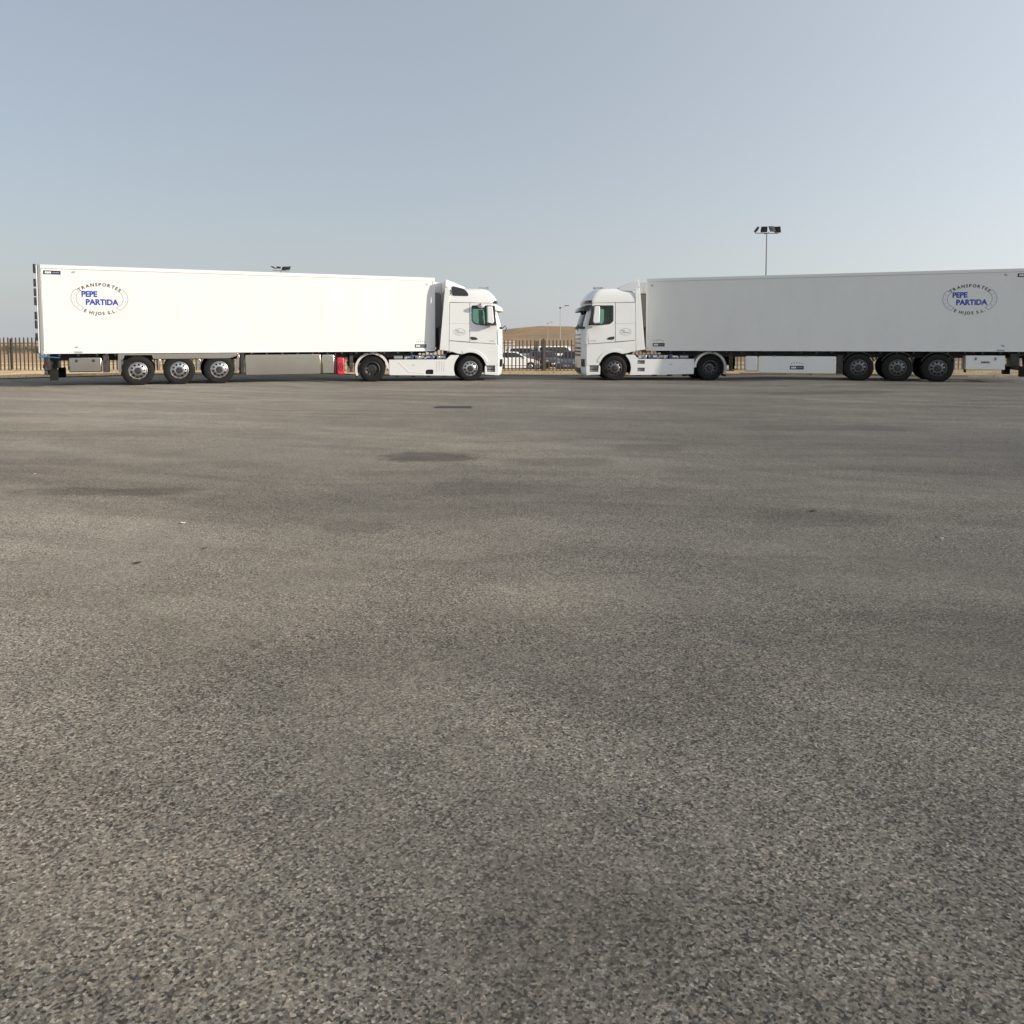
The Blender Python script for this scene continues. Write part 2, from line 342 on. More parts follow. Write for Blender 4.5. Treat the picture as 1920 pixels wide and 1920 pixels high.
def vz(x, y):
    e = edge(x); fy = fence_y(x)
    a = gz(x, y) + 0.035 + 0.06*sstep(0.2, 2.5, y-e)*math.sin(x*1.7+y*2.1)*math.sin(x*0.61-y*0.9)
    t = sstep(e + 0.5, fy, y); z = a*(1-t) + fence_z(x)*t
    z += (-0.80 - z)*sstep(fy + 2, 55, y)
    return z - 0.4*sstep(84, 95, y)
def sheet(name, mat, xs, rows, zf):
    v = []; f = []; nr = len(rows(xs[0]))
    for x in xs:
        for y in rows(x): v.append((x, y, zf(x, y)))
    for i in range(len(xs)-1):
        for j in range(nr-1): f.append((i*nr+j, (i+1)*nr+j, (i+1)*nr+j+1, i*nr+j+1))
    me = bpy.data.meshes.new(name); me.from_pydata(v, [], f); me.update()
    return struct(link(name, me, mat, smooth=60))
xs = [-150, -100, -70, -50, -40] + [-30 + 0.5*i for i in range(121)] + [40, 50, 70, 100, 150]
sheet('asphalt_lot', 'asphalt', xs, lambda x: [-60, -30, -10, 0, 5, 10, 15] + [18 + 0.5*i for i in range(21)] + [28.5 + (edge(x)-28.5)*i/10 for i in range(1, 11)], gz)
sheet('sand_verge', 'sand', xs, lambda x: [edge(x) - 0.02 + (fence_y(x) - edge(x))*i/12 for i in range(13)] + [44, 47, 50, 53, 56, 60, 70, 80, 84, 88, 95], vz)
def terrain(x, y):
    h = 9.7*math.exp(-((x-17)/52)**2 - ((y-430)/90)**2) + 5*math.exp(-((x-120)/90)**2 - ((y-470)/110)**2)
    return -1.05 + h + 0.25*math.sin(x*0.045+1)*math.sin(y*0.03)*sstep(120, 260, abs(y)+abs(x))
gx = [-9000, -5000, -3000, -2000, -1300, -900, -650, -500] + [-400 + 16*i for i in range(51)] + [500, 650, 900, 1300, 2000, 3000, 5000, 9000]
gy = [-9000, -3000, -1000, -400, -150, 0, 40] + [80 + 16*i for i in range(50)] + [950, 1100, 1400, 1900, 2600, 4000, 6500, 9500]
sheet('ground', 'dry_field', gx, lambda x: gy, terrain)
bpy.data.objects['ground'].data.materials.clear(); bpy.data.objects['ground'].data.materials.append(M['hill'])

# kerb of separate stones along part of the lot's far edge
kerb = struct(empty('kerb', (0, 0, 0)))
kst = MB().box(-0.49, 0.49, -0.07, 0.07, -0.06, 0.105).mesh('kerb_stone')
x = 7.6; i = 0
while x < 27:
    y = edge(x); a = math.atan2(edge(x+0.5)-edge(x-0.5), 1.0)
    o = link('kerb_stone', kst, 'kerb', kerb, bev=0.012); o.location = (x, y - 0.06, gz(x, y) + random.uniform(-0.008, 0.008)); o.rotation_euler = (random.uniform(-.02, .02), 0, a + random.uniform(-.012, .012))
    x += 1.0*math.cos(a)

# dry grass on the verge
def straw():
    mb = MB()
    for k in range(5200):
        x = random.uniform(-27, 24); e = edge(x); fy = fence_y(x)
        y = random.choice([random.uniform(e+0.3, fy+0.6), random.gauss(fy, 0.35), random.gauss(e+0.6, 0.4)])
        if y < e + 0.15 or math.sin(x*1.3)*math.sin(x*0.37+1) < -0.15: continue
        z = vz(x, y); h = random.uniform(0.03, 0.13)
        for q in range(3):
            a = random.uniform(0, 6.28); dx, dy = 0.006*math.cos(a), 0.006*math.sin(a); lx, ly = random.uniform(-.05, .05), random.uniform(-.05, .05)
            mb.add([(x-dx, y-dy, z-0.01), (x+dx, y+dy, z-0.01), (x+lx, y+ly, z+h)], [(0, 1, 2)])
    me = bpy.data.meshes.new('dry_grass'); me.from_pydata(mb.v, [], mb.f); o = link('dry_grass', me, 'straw'); o['kind'] = 'stuff'; o['label'] = 'dry straw-coloured grass tufts on the sandy verge'; o['category'] = 'grass'
straw()

# ------------------------------------------------------------------ wheels
def wheel(parent, x, y, z, out, R=0.515, W=0.30, style='trailer', rim='polished', dual=False):
    """out = +1 / -1: the way the outer face looks along y; y = position of the outer face"""
    e = empty('wheel', (x, y, z), 0, parent)
    s = -out                                   # inward along y
    prof = [(0.292, 0.045), (0.31, 0.012), (0.36, -0.004), (0.43, 0.0), (0.478, 0.016), (R-0.008, 0.034), (R, 0.055)]
    t = W - 0.0
    for gx_ in (0.22, 0.40, 0.60, 0.78):
        a = t*gx_; prof += [(R, a-0.008), (R-0.014, a-0.006), (R-0.014, a+0.006), (R, a+0.008)]
    prof += [(R, t-0.055), (R-0.008, t-0.034), (0.478, t-0.016), (0.43, t), (0.36, t+0.004), (0.31, t-0.012), (0.292, t-0.045)]
    mb = MB()
    for d in ([0, t+0.03] if dual else [0]): mb.lathe([(r, s*(h+d)) for r, h in prof], seg=44)
    mb.v = [(a, b, max(c, -R+0.022)) for a, b, c in mb.v]
    mb.build('tyre', 'rubber', e, smooth=35)
    rp = {'trailer': [(0.302, 0.05), (0.300, 0.004), (0.288, 0.0), (0.278, 0.012), (0.262, 0.035), (0.238, 0.022), (0.175, -0.012), (0.15, -0.016), (0.10, -0.016), (0.10, 0.06)],
          'front': [(0.302, 0.05), (0.300, 0.004), (0.288, 0.0), (0.278, 0.012), (0.268, 0.05), (0.248, 0.045), (0.19, -0.022), (0.16, -0.030), (0.10, -0.030), (0.10, 0.06)],
          'drive': [(0.302, 0.05), (0.300, 0.004), (0.288, 0.0), (0.278, 0.012), (0.262, 0.10), (0.240, 0.135), (0.18, 0.165), (0.155, 0.150), (0.11, 0.150), (0.11, 0.2)]}[style]
    hj = 5                                    # ring of hand holes
    r_ = MB().lathe([(r, s*h) for r, h in rp], seg=40, skip=lambda k, j: j == hj and k % 4 < 2)
    ro = r_.build('rim', rim, e, smooth=40)
    hf = rp[-2][1]
    nm = MB()
    for k in range(10):
        a = 2*math.pi*(k+0.5)/10; nm.cyl((0.135*math.cos(a), 0, 0.135*math.sin(a)), 0.014, s*hf, s*(hf-0.035), seg=6)
    nm.build('wheel_nuts', rim, ro)['kind'] = 'stuff'
    hb = MB().lathe([(0.29, s*0.12), (0.285, s*0.2), (0.001, s*0.2)], seg=24)          # brake drum behind the holes
    hb.lathe([(0.118, s*0.02 if style != 'drive' else s*0.16), (0.112, s*(hf-0.05)), (0.095, s*(hf-0.075)), (0.03, s*(hf-0.08)), (0.001, s*(hf-0.08))], seg=24)
    hb.build('hub', 'hub', e, smooth=40)
    return e

# ------------------------------------------------------------------ lettering
FONT_CACHE = {}
def glyphs(txt, size, bold=0.0, space=1.0):
    cu = bpy.data.curves.new('t', 'FONT'); cu.body = txt; cu.size = size; cu.offset = bold; cu.space_character = space; cu.resolution_u = 3
    o = bpy.data.objects.new('t', cu); COL.objects.link(o)
    dg = bpy.context.evaluated_depsgraph_get(); dg.update()
    me = bpy.data.meshes.new_from_object(o.evaluated_get(dg))
    v = [(q.co.x, q.co.y) for q in me.vertices]; f = [tuple(p.vertices) for p in me.polygons]
    bpy.data.objects.remove(o); bpy.data.curves.remove(cu); bpy.data.meshes.remove(me)
    return v, f
class Side:
    """flat print on a vehicle's side: a runs to the right as one reads it"""
    def __init__(s, sgn, y): s.sgn = sgn; s.y = y
    def pt(s, x0, z0, a, b, lift): return (x0 - s.sgn*a, s.sgn*(s.y + lift), z0 + b)
    def flat(s, name, mat, parent, x0, z0, v, f, lift=0.003):
        me = bpy.data.meshes.new(name); me.from_pydata([s.pt(x0, z0, a, b, lift) for a, b in v], [], f); me.update()
        return link(name, me, mat, parent)
def fit_text(txt, x, y, wid, hei, bold):
    v, f = glyphs(txt, 1.0, bold); x0 = min(a for a, b in v); x1 = max(a for a, b in v); y0 = 0.0; y1 = max(b for a, b in v)
    return [(x + (a-x0)/(x1-x0)*wid, y + (b-y0)/(y1-y0)*hei) for a, b in v], f
def arc_text(txt, rx, ry, a0, a1, h, bold, top=True):
    """letters set one after another along an ellipse, from angle a0 to a1"""
    n = 400; P = [(rx*math.cos(R_(a0+(a1-a0)*i/n)), ry*math.sin(R_(a0+(a1-a0)*i/n))) for i in range(n+1)]
    S = [0.0]
    for p, q in zip(P, P[1:]): S.append(S[-1] + math.hypot(q[0]-p[0], q[1]-p[1]))
    G = []; k = h/0.73; gap = 0.0
    for ch in txt:
        if ch == ' ': G.append((None, None, 0.26)); continue
        v, f = glyphs(ch, 1.0, bold); x0 = min(a for a, b in v); x1 = max(a for a, b in v)
        G.append(([(a-(x0+x1)/2, b) for a, b in v], f, x1-x0))
    tot = sum(g[2] for g in G)*k; gap = (S[-1]-tot)/(len(G)-1); V = []; F = []; pos = 0.0
    for v, f, wd in G:
        c_ = pos + wd*k/2; pos += wd*k + gap
        if v is None: continue
        i = min(range(n), key=lambda q: abs(S[q]-c_)); (px, py), (qx, qy) = P[max(i-4, 0)], P[min(i+4, n)]
        tang = math.atan2(qy-py, qx-px); c, s_ = math.cos(tang), math.sin(tang); o = len(V)
        for a, b in v:
            a *= k; b = (b-0.365)*k; V.append((P[i][0] + a*c - b*s_, P[i][1] + a*s_ + b*c))
        F += [tuple(q + o for q in p) for p in f]
    return V, F
def logo(sd, parent, x0, z0, k, mono=None):
    """oval firm sign, 1.71 wide at k = 1"""
    def arcband(rx, ry, a0, a1, wd):
        V = []; F = []; n = 22
        for i in range(n+1):
            t = R_(a0 + (a1-a0)*i/n)
            V += [(rx*math.cos(t), ry*math.sin(t)), ((rx-wd)*math.cos(t), (ry-wd)*math.sin(t))]
        F = [(2*i, 2*i+1, 2*i+3, 2*i+2) for i in range(n)]; return V, F
    V = []; F = []
    def put(vf):
        o = len(V); V.extend(vf[0]); F.extend(tuple(q+o for q in p) for p in vf[1])
    for lo, hi in ((-46, 34), (146, 226)):
        put(arcband(0.86, 0.565, lo, hi, 0.027)); put(arcband(0.715, 0.44, lo-2, hi+2, 0.027))
        for q in (lo+18, lo+34, lo+50, lo+66): put(arcband(0.79, 0.505, q-3, q+3, 0.022))
        for t in (lo, hi):
            tr = R_(t); c, s_ = math.cos(tr), math.sin(tr); o = len(V)
            V.extend([(0.715*c, 0.44*s_), (0.86*c, 0.565*s_), (0.86*math.cos(tr+.035), 0.565*math.sin(tr+.035)), (0.715*math.cos(tr+.035), 0.44*math.sin(tr+.035))]); F.append((o, o+1, o+2, o+3))
    sc = lambda v: [(a*k, b*k) for a, b in v]
    lg = empty('firm_sign', (0, 0, 0), 0, parent); h_ = len(F)//2; hv = len(V)//2
    sd.flat('sign_arc', mono or 'ink_grey', lg, x0, z0, sc(V[:hv]), F[:h_]); sd.flat('sign_arc', mono or 'ink_grey', lg, x0, z0, sc(V[hv:]), [tuple(q-hv for q in p) for p in F[h_:]])
    dk, bl = (mono or 'ink_dark'), (mono or 'ink_blue')
    v, f = arc_text('TRANSPORTES', 0.76, 0.475, 146, 35, 0.110, 0.034); sd.flat('lettering', dk, lg, x0, z0, sc(v), f)
    v, f = arc_text('E HIJOS S.L.', 0.76, 0.495, 232, 309, 0.107, 0.034); sd.flat('lettering', dk, lg, x0, z0, sc(v), f)
    v, f = fit_text('PEPE', -0.54, 0.06, 0.47, 0.19, 0.045); sd.flat('lettering', bl, lg, x0, z0, sc(v), f)
    v, f = fit_text('PARTiDA', -0.42, -0.205, 0.98, 0.19, 0.045)
    sd.flat('lettering', bl, lg, x0, z0, sc(v), f)
    return lg
def maker_plate(sd, parent, x0, z0, wd, hg, stars=True):
    r = lambda a0, a1, b0, b1: ([(a0, b0), (a1, b0), (a1, b1), (a0, b1)], [(0, 1, 2, 3)])
    p = sd.flat('maker_plate', 'plate_dark', parent, x0, z0, *r(-wd/2, wd/2, -hg/2, hg/2))
    V = []; F = []
    for i in range(3):
        a = -wd*0.40 + i*wd*0.125; o = len(V); V += [(a, -hg*0.25), (a+wd*0.105, -hg*0.25), (a+wd*0.105, hg*0.25), (a, hg*0.25)]; F.append((o, o+1, o+2, o+3))
    sd.flat('plate_lettering', 'plate_white', p, x0, z0, V, F, 0.006)
    V = []; F = []
    for i in range(6):
        a = wd*0.03 + i*wd*0.066; o = len(V); V += [(a, -hg*0.12), (a+wd*0.045, -hg*0.12), (a+wd*0.045, hg*0.12), (a, hg*0.12)]; F.append((o, o+1, o+2, o+3))
    sd.flat('plate_lettering', 'ink_mid', p, x0, z0, V, F, 0.006)
    if stars:
        for i in range(5):
            t = R_(130 - 20*i); cx, cy = wd*0.58*math.cos(t), hg*0.55 + wd*0.36*math.sin(t) - wd*0.12
            v = [(cx + (0.028 if q % 2 == 0 else 0.012)*math.sin(q*math.pi/5), cy + (0.028 if q % 2 == 0 else 0.012)*math.cos(q*math.pi/5)) for q in range(10)]
            sd.flat('star_mark', 'ink_dark', p, x0, z0, v, [tuple(range(10))])
    return p

# ------------------------------------------------------------------ semi-trailers
ZB, ZT, TW, TL_ = 1.10, 4.02, 1.30, 13.6
def trailer(name, label, loc, heading, vis, left):
    """local x forward, box from x = 0 back to -13.6; vis = side (+1 left, -1 right) that faces the camera"""
    t = tag(empty(name, loc, heading), label, 'trailer', 'white refrigerated trailers facing each other')
    body = MB().box(-13.50, -0.06, -TW+0.02, TW-0.02, ZB+0.10, ZT-0.11).build('box_body', 'box_white', t, bev=0.004)
    for s in (-1, 1):
        box('top_rail', 'rail_white', t, -13.52, 0.0, s*(TW-0.06), s*TW, ZT-0.125, ZT, 0.012)
        box('bottom_rail', 'rail_white', t, -13.52, 0.0, s*(TW-0.06), s*(TW+0.002), ZB, ZB+0.095, 0.008)
        box('front_corner_post', 'rail_white', t, -0.10, 0.02, s*(TW-0.10), s*(TW-0.004), ZB+0.095, ZT-0.12, 0.03)
        box('rear_corner_post', 'galv', t, -13.60, -13.505, s*(TW-0.12), s*(TW+0.004), ZB-0.04, ZT+0.005, 0.01)
    box('roof_skin', 'rail_white', t, -13.5, -0.02, -TW+0.07, TW-0.07, ZT-0.06, ZT-0.02, 0)
    box('front_wall', 'rail_white', t, -0.055, 0.0, -TW+0.11, TW-0.11, ZB, ZT-0.06, 0)
    for s in (-1, 1):
        d = box('rear_door', 'rail_white', t, -13.66, -13.60, s*0.006, s*(TW-0.02), ZB+0.03, ZT-0.02, 0.015)
        for yy in (0.28, 0.72):
            MB().tube([(-13.69, s*yy, ZB+0.02), (-13.69, s*yy, ZT-0.03)], 0.017).build('lock_bar', 'galv', d, smooth=60)
        for z0, z1 in ((3.74, 4.03), (3.30, 3.55), (2.99, 3.24), (2.69, 2.95), (2.23, 2.48), (1.93, 2.20), (1.53, 1.78), (1.12, 1.34)):
            box('door_hinge', 'black_plastic', d, -13.73, -13.66, s*(TW-0.14), s*(TW+0.012), z0, z1, 0.01)
    # refrigeration unit on the front wall
    fr = MB().box(0.004, 0.40, -0.98, 0.98, 2.05, 3.42).build('cooling_unit', 'grey_plastic', t, bev=0.05)
    MB().box(0.004, 0.42, -1.02, 1.02, 3.43, 3.88).build('unit_cowl', 'cab_white', fr, bev=0.06, seg=3)
    MB().box(0.004, 0.30, -0.9, 0.9, 1.25, 2.04).build('unit_lower_casing', 'black_plastic', fr, bev=0.03)
    for k in range(7): box('unit_louvre', 'black_plastic', fr, 0.40, 0.425, -0.8, 0.8, 2.3+0.14*k, 2.38+0.14*k, 0)
    # chassis
    for s in (-1, 1):
        box('chassis_beam', 'chassis', t, -13.4, -0.5, s*0.58, s*0.70, 0.86, ZB-0.004, 0)
    for k in range(24): box('cross_member', 'chassis', t, -13.1+0.55*k, -13.04+0.55*k, -TW+0.04, TW-0.04, 1.02, ZB-0.004, 0)
    box('rubbing_plate', 'chassis', t, -3.0, -0.4, -0.57, 0.57, 1.02, ZB-0.005, 0)
    for k, ax in enumerate((8.12, 9.43, 10.74)) if left else enumerate((7.94, 9.25, 10.56)):
        MB().tube([(-ax, -1.0, 0.50), (-ax, 1.0, 0.50)], 0.07, 10).build('axle', 'chassis', t, smooth=60)
        for s in (-1, 1): box('suspension', 'chassis', t, -ax-0.16, -ax+0.16, s*0.45, s*0.70, 0.50, 0.95, 0.05)
        for s in (-1, 1): wheel(t, -ax, s*1.275, 0.495, s, 0.520, 0.385, 'trailer', 'polished' if left else 'rim_dull_shaded')
    w0, w2 = (8.12, 10.74) if left else (7.94, 10.56)
    for s in (-1, 1):
        y0, y1 = s*(TW-0.04), s*(TW-0.015)
        if left:
            pl = [(-7.50, 1.085), (-7.50, 1.0), (-7.62, 0.42), (-7.52, 0.42), (-7.44, 0.60), (-7.44, 1.085)]
            MB().prism(pl, y0, y1).build('side_guard', 'bare_metal', t, bev=0.003)
            p2 = [(-7.52, 1.085), (-7.52, 0.985), (-7.75, 0.90), (-10.25, 0.90), (-10.30, 1.035), (-11.13, 1.035), (-11.18, 0.90), (-11.24, 0.88), (-11.24, 0.46), (-11.34, 0.46), (-11.34, 1.085)]
            MB().prism(p2, y0, y1).build('side_guard', 'bare_metal', t, bev=0.003)
            for xx in (-8.78, -10.08): box('guard_post', 'bare_metal', t, xx-0.035, xx+0.035, s*(TW-0.05), s*(TW-0.028), 0.50, 0.90, 0.004)
        else:
            for ax in (7.94, 9.25, 10.56):
                pa = [(-ax + r*math.cos(R_(q)), 0.5 + r*math.sin(R_(q))) for r, rng in ((0.60, range(25, 156, 10)), (0.57, range(155, 24, -10))) for q in rng]
                MB().prism(pa, s*0.86, s*(TW-0.015)).build('mudguard', 'black_plastic', t, smooth=30)
        for xx in ((-11.0 if left else -11.2),):
            box('mudflap', 'rubber', t, xx-0.02-0.25, xx-0.25, s*0.9, s*(TW-0.05), 0.35, 0.88, 0.004)
    # boxes under the floor, on the side facing the yard
    v = vis; yo = v*(TW-0.012); yi = v*0.74
    sdv = Side(v, TW-0.012)
    bx = 'bare_metal' if left else 'box_white'
    if left:
        a = box('storage_box', bx, t, -7.23, -4.53, yi, yo, 0.27, 1.02, 0.02); box('box_handle', 'grey_plastic', a, -5.85, -5.7, yo, yo+v*0.02, 0.985, 1.005, 0.004)
        box('box_handle', 'grey_plastic', a, -6.0, -5.9, yo, yo+v*0.02, 0.97, 0.985, 0.003)
        box('storage_box', bx, t, -4.49, -4.01, yi, yo, 0.27, 1.01, 0.04)
        box('support_post', 'black_plastic', t, -7.40, -7.27, yi, yo-v*0.03, 0.32, 1.08, 0.01)
        box('support_post', 'black_plastic', t, -3.995, -3.955, yi, yo-v*0.03, 0.25, 1.06, 0.01)
        tb = box('tool_box', bx, t, -12.80, -11.84, yi, yo, 0.48, 0.97, 0.03)
        for xx in (-12.58, -12.08): MB().lathe([(0.001, v*0.02), (0.045, v*0.02), (0.05, 0)], (xx, yo, 0.86), 'y', 14).build('latch', 'black_plastic', tb, smooth=40)
        box('tool_box_bracket', 'chassis', t, -11.80, -11.62, yi, yo-v*0.02, 0.46, 1.05, 0.01)
        rb = MB().box(-3.93, -3.63, v*0.94, v*(TW-0.01), 0.22, 0.89).build('extinguisher_box', 'red', t, bev=0.06, seg=3)
        el = [(-3.78 + 0.075*math.cos(R_(q)), 0.53 + 0.15*math.sin(R_(q))) for q in range(0, 360, 20)]
        MB().tube([(a_, yo+v*0.006, b_) for a_, b_ in el + el[:1]], 0.014).build('box_latch', 'dark_red', rb, smooth=60)
        box('box_latch', 'black_plastic', rb, -3.795, -3.765, yo-v*0.01, yo+v*0.02, 0.46, 0.60, 0.006)
        box('box_seam', 'dark_red', rb, -3.90, -3.66, yo-v*0.01, yo+v*0.003, 0.775, 0.782, 0)
    else:
        a = box('storage_box', bx, t, -7.15, -4.38, yi, yo, 0.25, 0.90, 0.02)
        for xx in (-4.95, -6.1): box('box_hinge', 'galv', a, xx-0.05, xx+0.05, yo-v*0.03, yo+v*0.012, 0.885, 0.925, 0.006)
        maker_plate(sdv, a, -5.77, 0.47, 0.50, 0.14)
        box('storage_box', bx, t, -4.34, -3.87, yi, yo, 0.30, 0.90, 0.05)
        box('support_post', 'black_plastic', t, -7.40, -7.19, yi, yo-v*0.03, 0.25, 0.95, 0.01)
        tb = box('tool_box', bx, t, -12.66, -11.44, yi, yo, 0.46, 0.96, 0.02)
        for xx in (-12.36, -11.75): box('latch', 'grey_plastic', tb, xx-0.03, xx+0.03, yo, yo+v*0.02, 0.80, 0.90, 0.01)
        V, F = [], []
        for i in range(6): a_ = -0.13+0.045*i; V += [(a_, -0.03), (a_+0.036, -0.03), (a_+0.036, 0.035), (a_, 0.035)]; F.append((4*i, 4*i+1, 4*i+2, 4*i+3))
        sdv.flat('box_lettering', 'ink_dark', tb, -12.05, 0.72, V, F, 0.004)
        box('lamp_housing', 'black_plastic', t, -13.1, -12.82, yi, yo-v*0.05, 0.57, 1.04, 0.02)
    for s in (-1, 1):                              # landing legs, only clear of the boxes
        lx = -3.3
        lg = box('landing_leg', 'chassis', t, lx-0.07, lx+0.07, s*0.80, s*0.94, 0.45, 1.06, 0.01)
        MB().box(lx-0.05, lx+0.05, s*0.82, s*0.92, 0.33, 0.46).box(lx-0.14, lx+0.14, s*0.76, s*0.98, 0.30, 0.33).build('leg_foot', 'chassis', lg)
    MB().tube([(-3.3, -0.85, 0.8), (-3.3, 0.85, 0.8)], 0.02).build('landing_shaft', 'chassis', t, smooth=60)
    # rear end
    bb = box('rear_bumper', 'chassis', t, -13.52, -13.40, -1.22, 1.22, 0.40, 0.56, 0.015)
    for s in (-1, 1):
        MB().prism([(-13.42, 1.05), (-13.30, 1.05), (-13.36, 0.52), (-13.46, 0.52)], s*0.62, s*0.72).build('bumper_arm', 'chassis', bb)
        box('tail_lamp', 'lamp_red', bb, -13.56, -13.50, s*0.75, s*1.2, 0.62, 0.76, 0.012)
        box('lamp_carrier', 'chassis', bb, -13.50, -13.36, s*0.72, s*(TW-0.03), 0.56, 1.0, 0.02)
        box('rear_mudflap', 'rubber', t, -13.36, -13.14, s*0.98, s*(TW-0.02), 0.22, 0.58, 0.006)
        box('corner_buffer', 'blue_plastic' if left else 'black_plastic', t, -13.64, -13.44, s*(TW-0.16), s*(TW+0.006), 0.98, 1.055, 0.015)
        MB().tube([(-13.42, s*(TW-0.03), 1.0), (-13.05, s*(TW-0.03), 0.97)], 0.018).build('corner_strut', 'blue_plastic' if left else 'chassis', t)
    # marks on the visible side
    sdp = Side(v, TW-0.02); sdr = Side(v, TW+0.002)
    logo(sdp, t, -11.83 if left else -11.50, 2.945 if left else 2.975, 1.0)
    maker_plate(sdp, t, -13.20, 3.77, 0.50, 0.125, stars=False)
    maker_plate(sdp, t, -0.60 if left else -0.505, 1.31 if left else 1.345, 0.48, 0.14)
    sq = lambda a, b, sh=0.0: ([(-a, -b), (a-sh, -b), (a, b), (-a+sh, b)], [(0, 1, 2, 3)])
    sh = 0.04
    for xx, zz in ((-12.59, 3.80), (-12.57, 1.31)): sdp.flat('side_mark', 'ink_mid' if not left else 'ink_mid', t, xx, zz, *([(-.07, -.03), (.03, -.03), (.07, .03), (-.03, .03)] if left else [(-.03, -.03), (.07, -.03), (.03, .03), (-.07, .03)], [(0, 1, 2, 3)]))
    sdp.flat('side_mark', 'ink_mid', t, -0.34 if left else -0.22, 3.755, *sq(0.05, 0.022)); sdp.flat('side_mark', 'ink_mid', t, -0.34 if left else -0.22, 3.70, *sq(0.05, 0.010))
    for xx in (-2.2, -4.6, -7.0, -9.4, -11.68): box('side_marker_lamp', 'lamp_amber', t, xx-0.03, xx+0.03, v*(TW-0.03), v*(TW-0.004), ZB-0.032, ZB-0.010, 0.003)
    sdr.flat('rail_patch', 'ink_mid', t, -12.51, 1.148, *sq(0.12, 0.028))
    return t

# ------------------------------------------------------------------ tractors
WB = 3.85
CAB = [(1.16, 1.40, 1.245), (1.36, 1.415, 1.245), (1.80, 1.41, 1.245), (2.10, 1.395, 1.245), (2.30, 1.36, 1.245), (2.60, 1.27, 1.24), (2.90, 1.175, 1.235), (3.02, 1.165, 1.235), (3.12, 1.21, 1.235),
       (3.25, 1.17, 1.228), (3.38, 1.085, 1.205), (3.50, 0.985, 1.175), (3.60, 0.87, 1.12), (3.67, 0.72, 1.01), (3.70, 0.52, 0.84)]
def cab_at(z):
    if z <= CAB[0][0]: return CAB[0][1:]
    for (a, fa, wa), (b, fb, wb) in zip(CAB, CAB[1:]):
        if a <= z <= b:
            t = (z-a)/(b-a); return fa+(fb-fa)*t, wa+(wb-wa)*t
    return CAB[-1][1:]
def front_pt(z, th, off=0.0, xf=None, d=0.42):
    f_, w_ = cab_at(z)
    if xf is not None: f_ = xf
    f_ += off; w_ += off; n_ = 2.0/3.2
    c, s = math.cos(R_(th)), math.sin(R_(th))
    return (f_-d + d*abs(c)**n_, w_*math.copysign(abs(s)**n_, s), z)
THS = [-90, -84, -76, -66, -54, -40, -25, -12, 0, 12, 25, 40, 54, 66, 76, 84, 90]
def cab_solid(name, off, z0, z1, xr):
    levels = [z0] + [c[0] for c in CAB if z0 < c[0] < z1] + [z1]
    mb = MB(); V = []; F = []
    ring = None; n = 0
    for z in levels:
        pts = [front_pt(z, th, off) for th in THS]
        w_ = cab_at(z)[1] + off; k = sstep(3.3, 3.66, z)*0.1
        pts = [(xr+k, -w_+0.04, z), (xr+k+0.04, -w_, z)] + pts + [(xr+k+0.04, w_, z), (xr+k, w_-0.04, z)]
        n = len(pts); V += pts
    for i in range(len(levels)-1):
        for j in range(n): F.append((i*n+j, i*n+(j+1) % n, (i+1)*n+(j+1) % n, (i+1)*n+j))
    F.append(tuple(range(n))[::-1]); F.append(tuple((len(levels)-1)*n+j for j in range(n)))
    return mb.add(V, F).build(name, 'cab_white')
def patch(name, mat, parent, z0, z1, t0, t1, off, nz=4, nt=12, thick=0.012, xfz=None, smooth=40):
    mb = MB(); V = []
    for o_ in (off, off-thick):
        for i in range(nz+1):
            z = z0+(z1-z0)*i/nz
            for j in range(nt+1): V.append(front_pt(z, t0+(t1-t0)*j/nt, o_, xfz(z) if xfz else None))
    m = (nz+1)*(nt+1); F = []
    q = lambda i, j, s: s*m + i*(nt+1) + j
    for i in range(nz):
        for j in range(nt):
            F.append((q(i, j, 0), q(i, j+1, 0), q(i+1, j+1, 0), q(i+1, j, 0))); F.append((q(i, j, 1), q(i+1, j, 1), q(i+1, j+1, 1), q(i, j+1, 1)))
    for j in range(nt): F.append((q(0, j, 0), q(0, j, 1), q(0, j+1, 1), q(0, j+1, 0))); F.append((q(nz, j, 0), q(nz, j+1, 0), q(nz, j+1, 1), q(nz, j, 1)))
    for i in range(nz): F.append((q(i, 0, 0), q(i+1, 0, 0), q(i+1, 0, 1), q(i, 0, 1))); F.append((q(i, nt, 0), q(i, nt, 1), q(i+1, nt, 1), q(i+1, nt, 0)))
    return mb.add(V, F).build(name, mat, parent, smooth=smooth)
WIN = rounded([(0.10, 2.955), (0.10, 2.40), (0.22, 2.29), (0.60, 2.245), (1.02, 2.245), (0.84, 2.965)], [0.06, 0.05, 0.10, 0.1, 0.04, 0.05])
WINB = rounded([(0.06, 3.0), (0.06, 2.37), (0.20, 2.245), (0.60, 2.20), (1.07, 2.20), (0.86, 3.0)], 0.06)
def arch(r, a0, a1, cx=0.0, cz=0.5, n=14): return [(cx + r*math.cos(R_(a0+(a1-a0)*i/n)), cz + r*math.sin(R_(a0+(a1-a0)*i/n))) for i in range(n+1)]

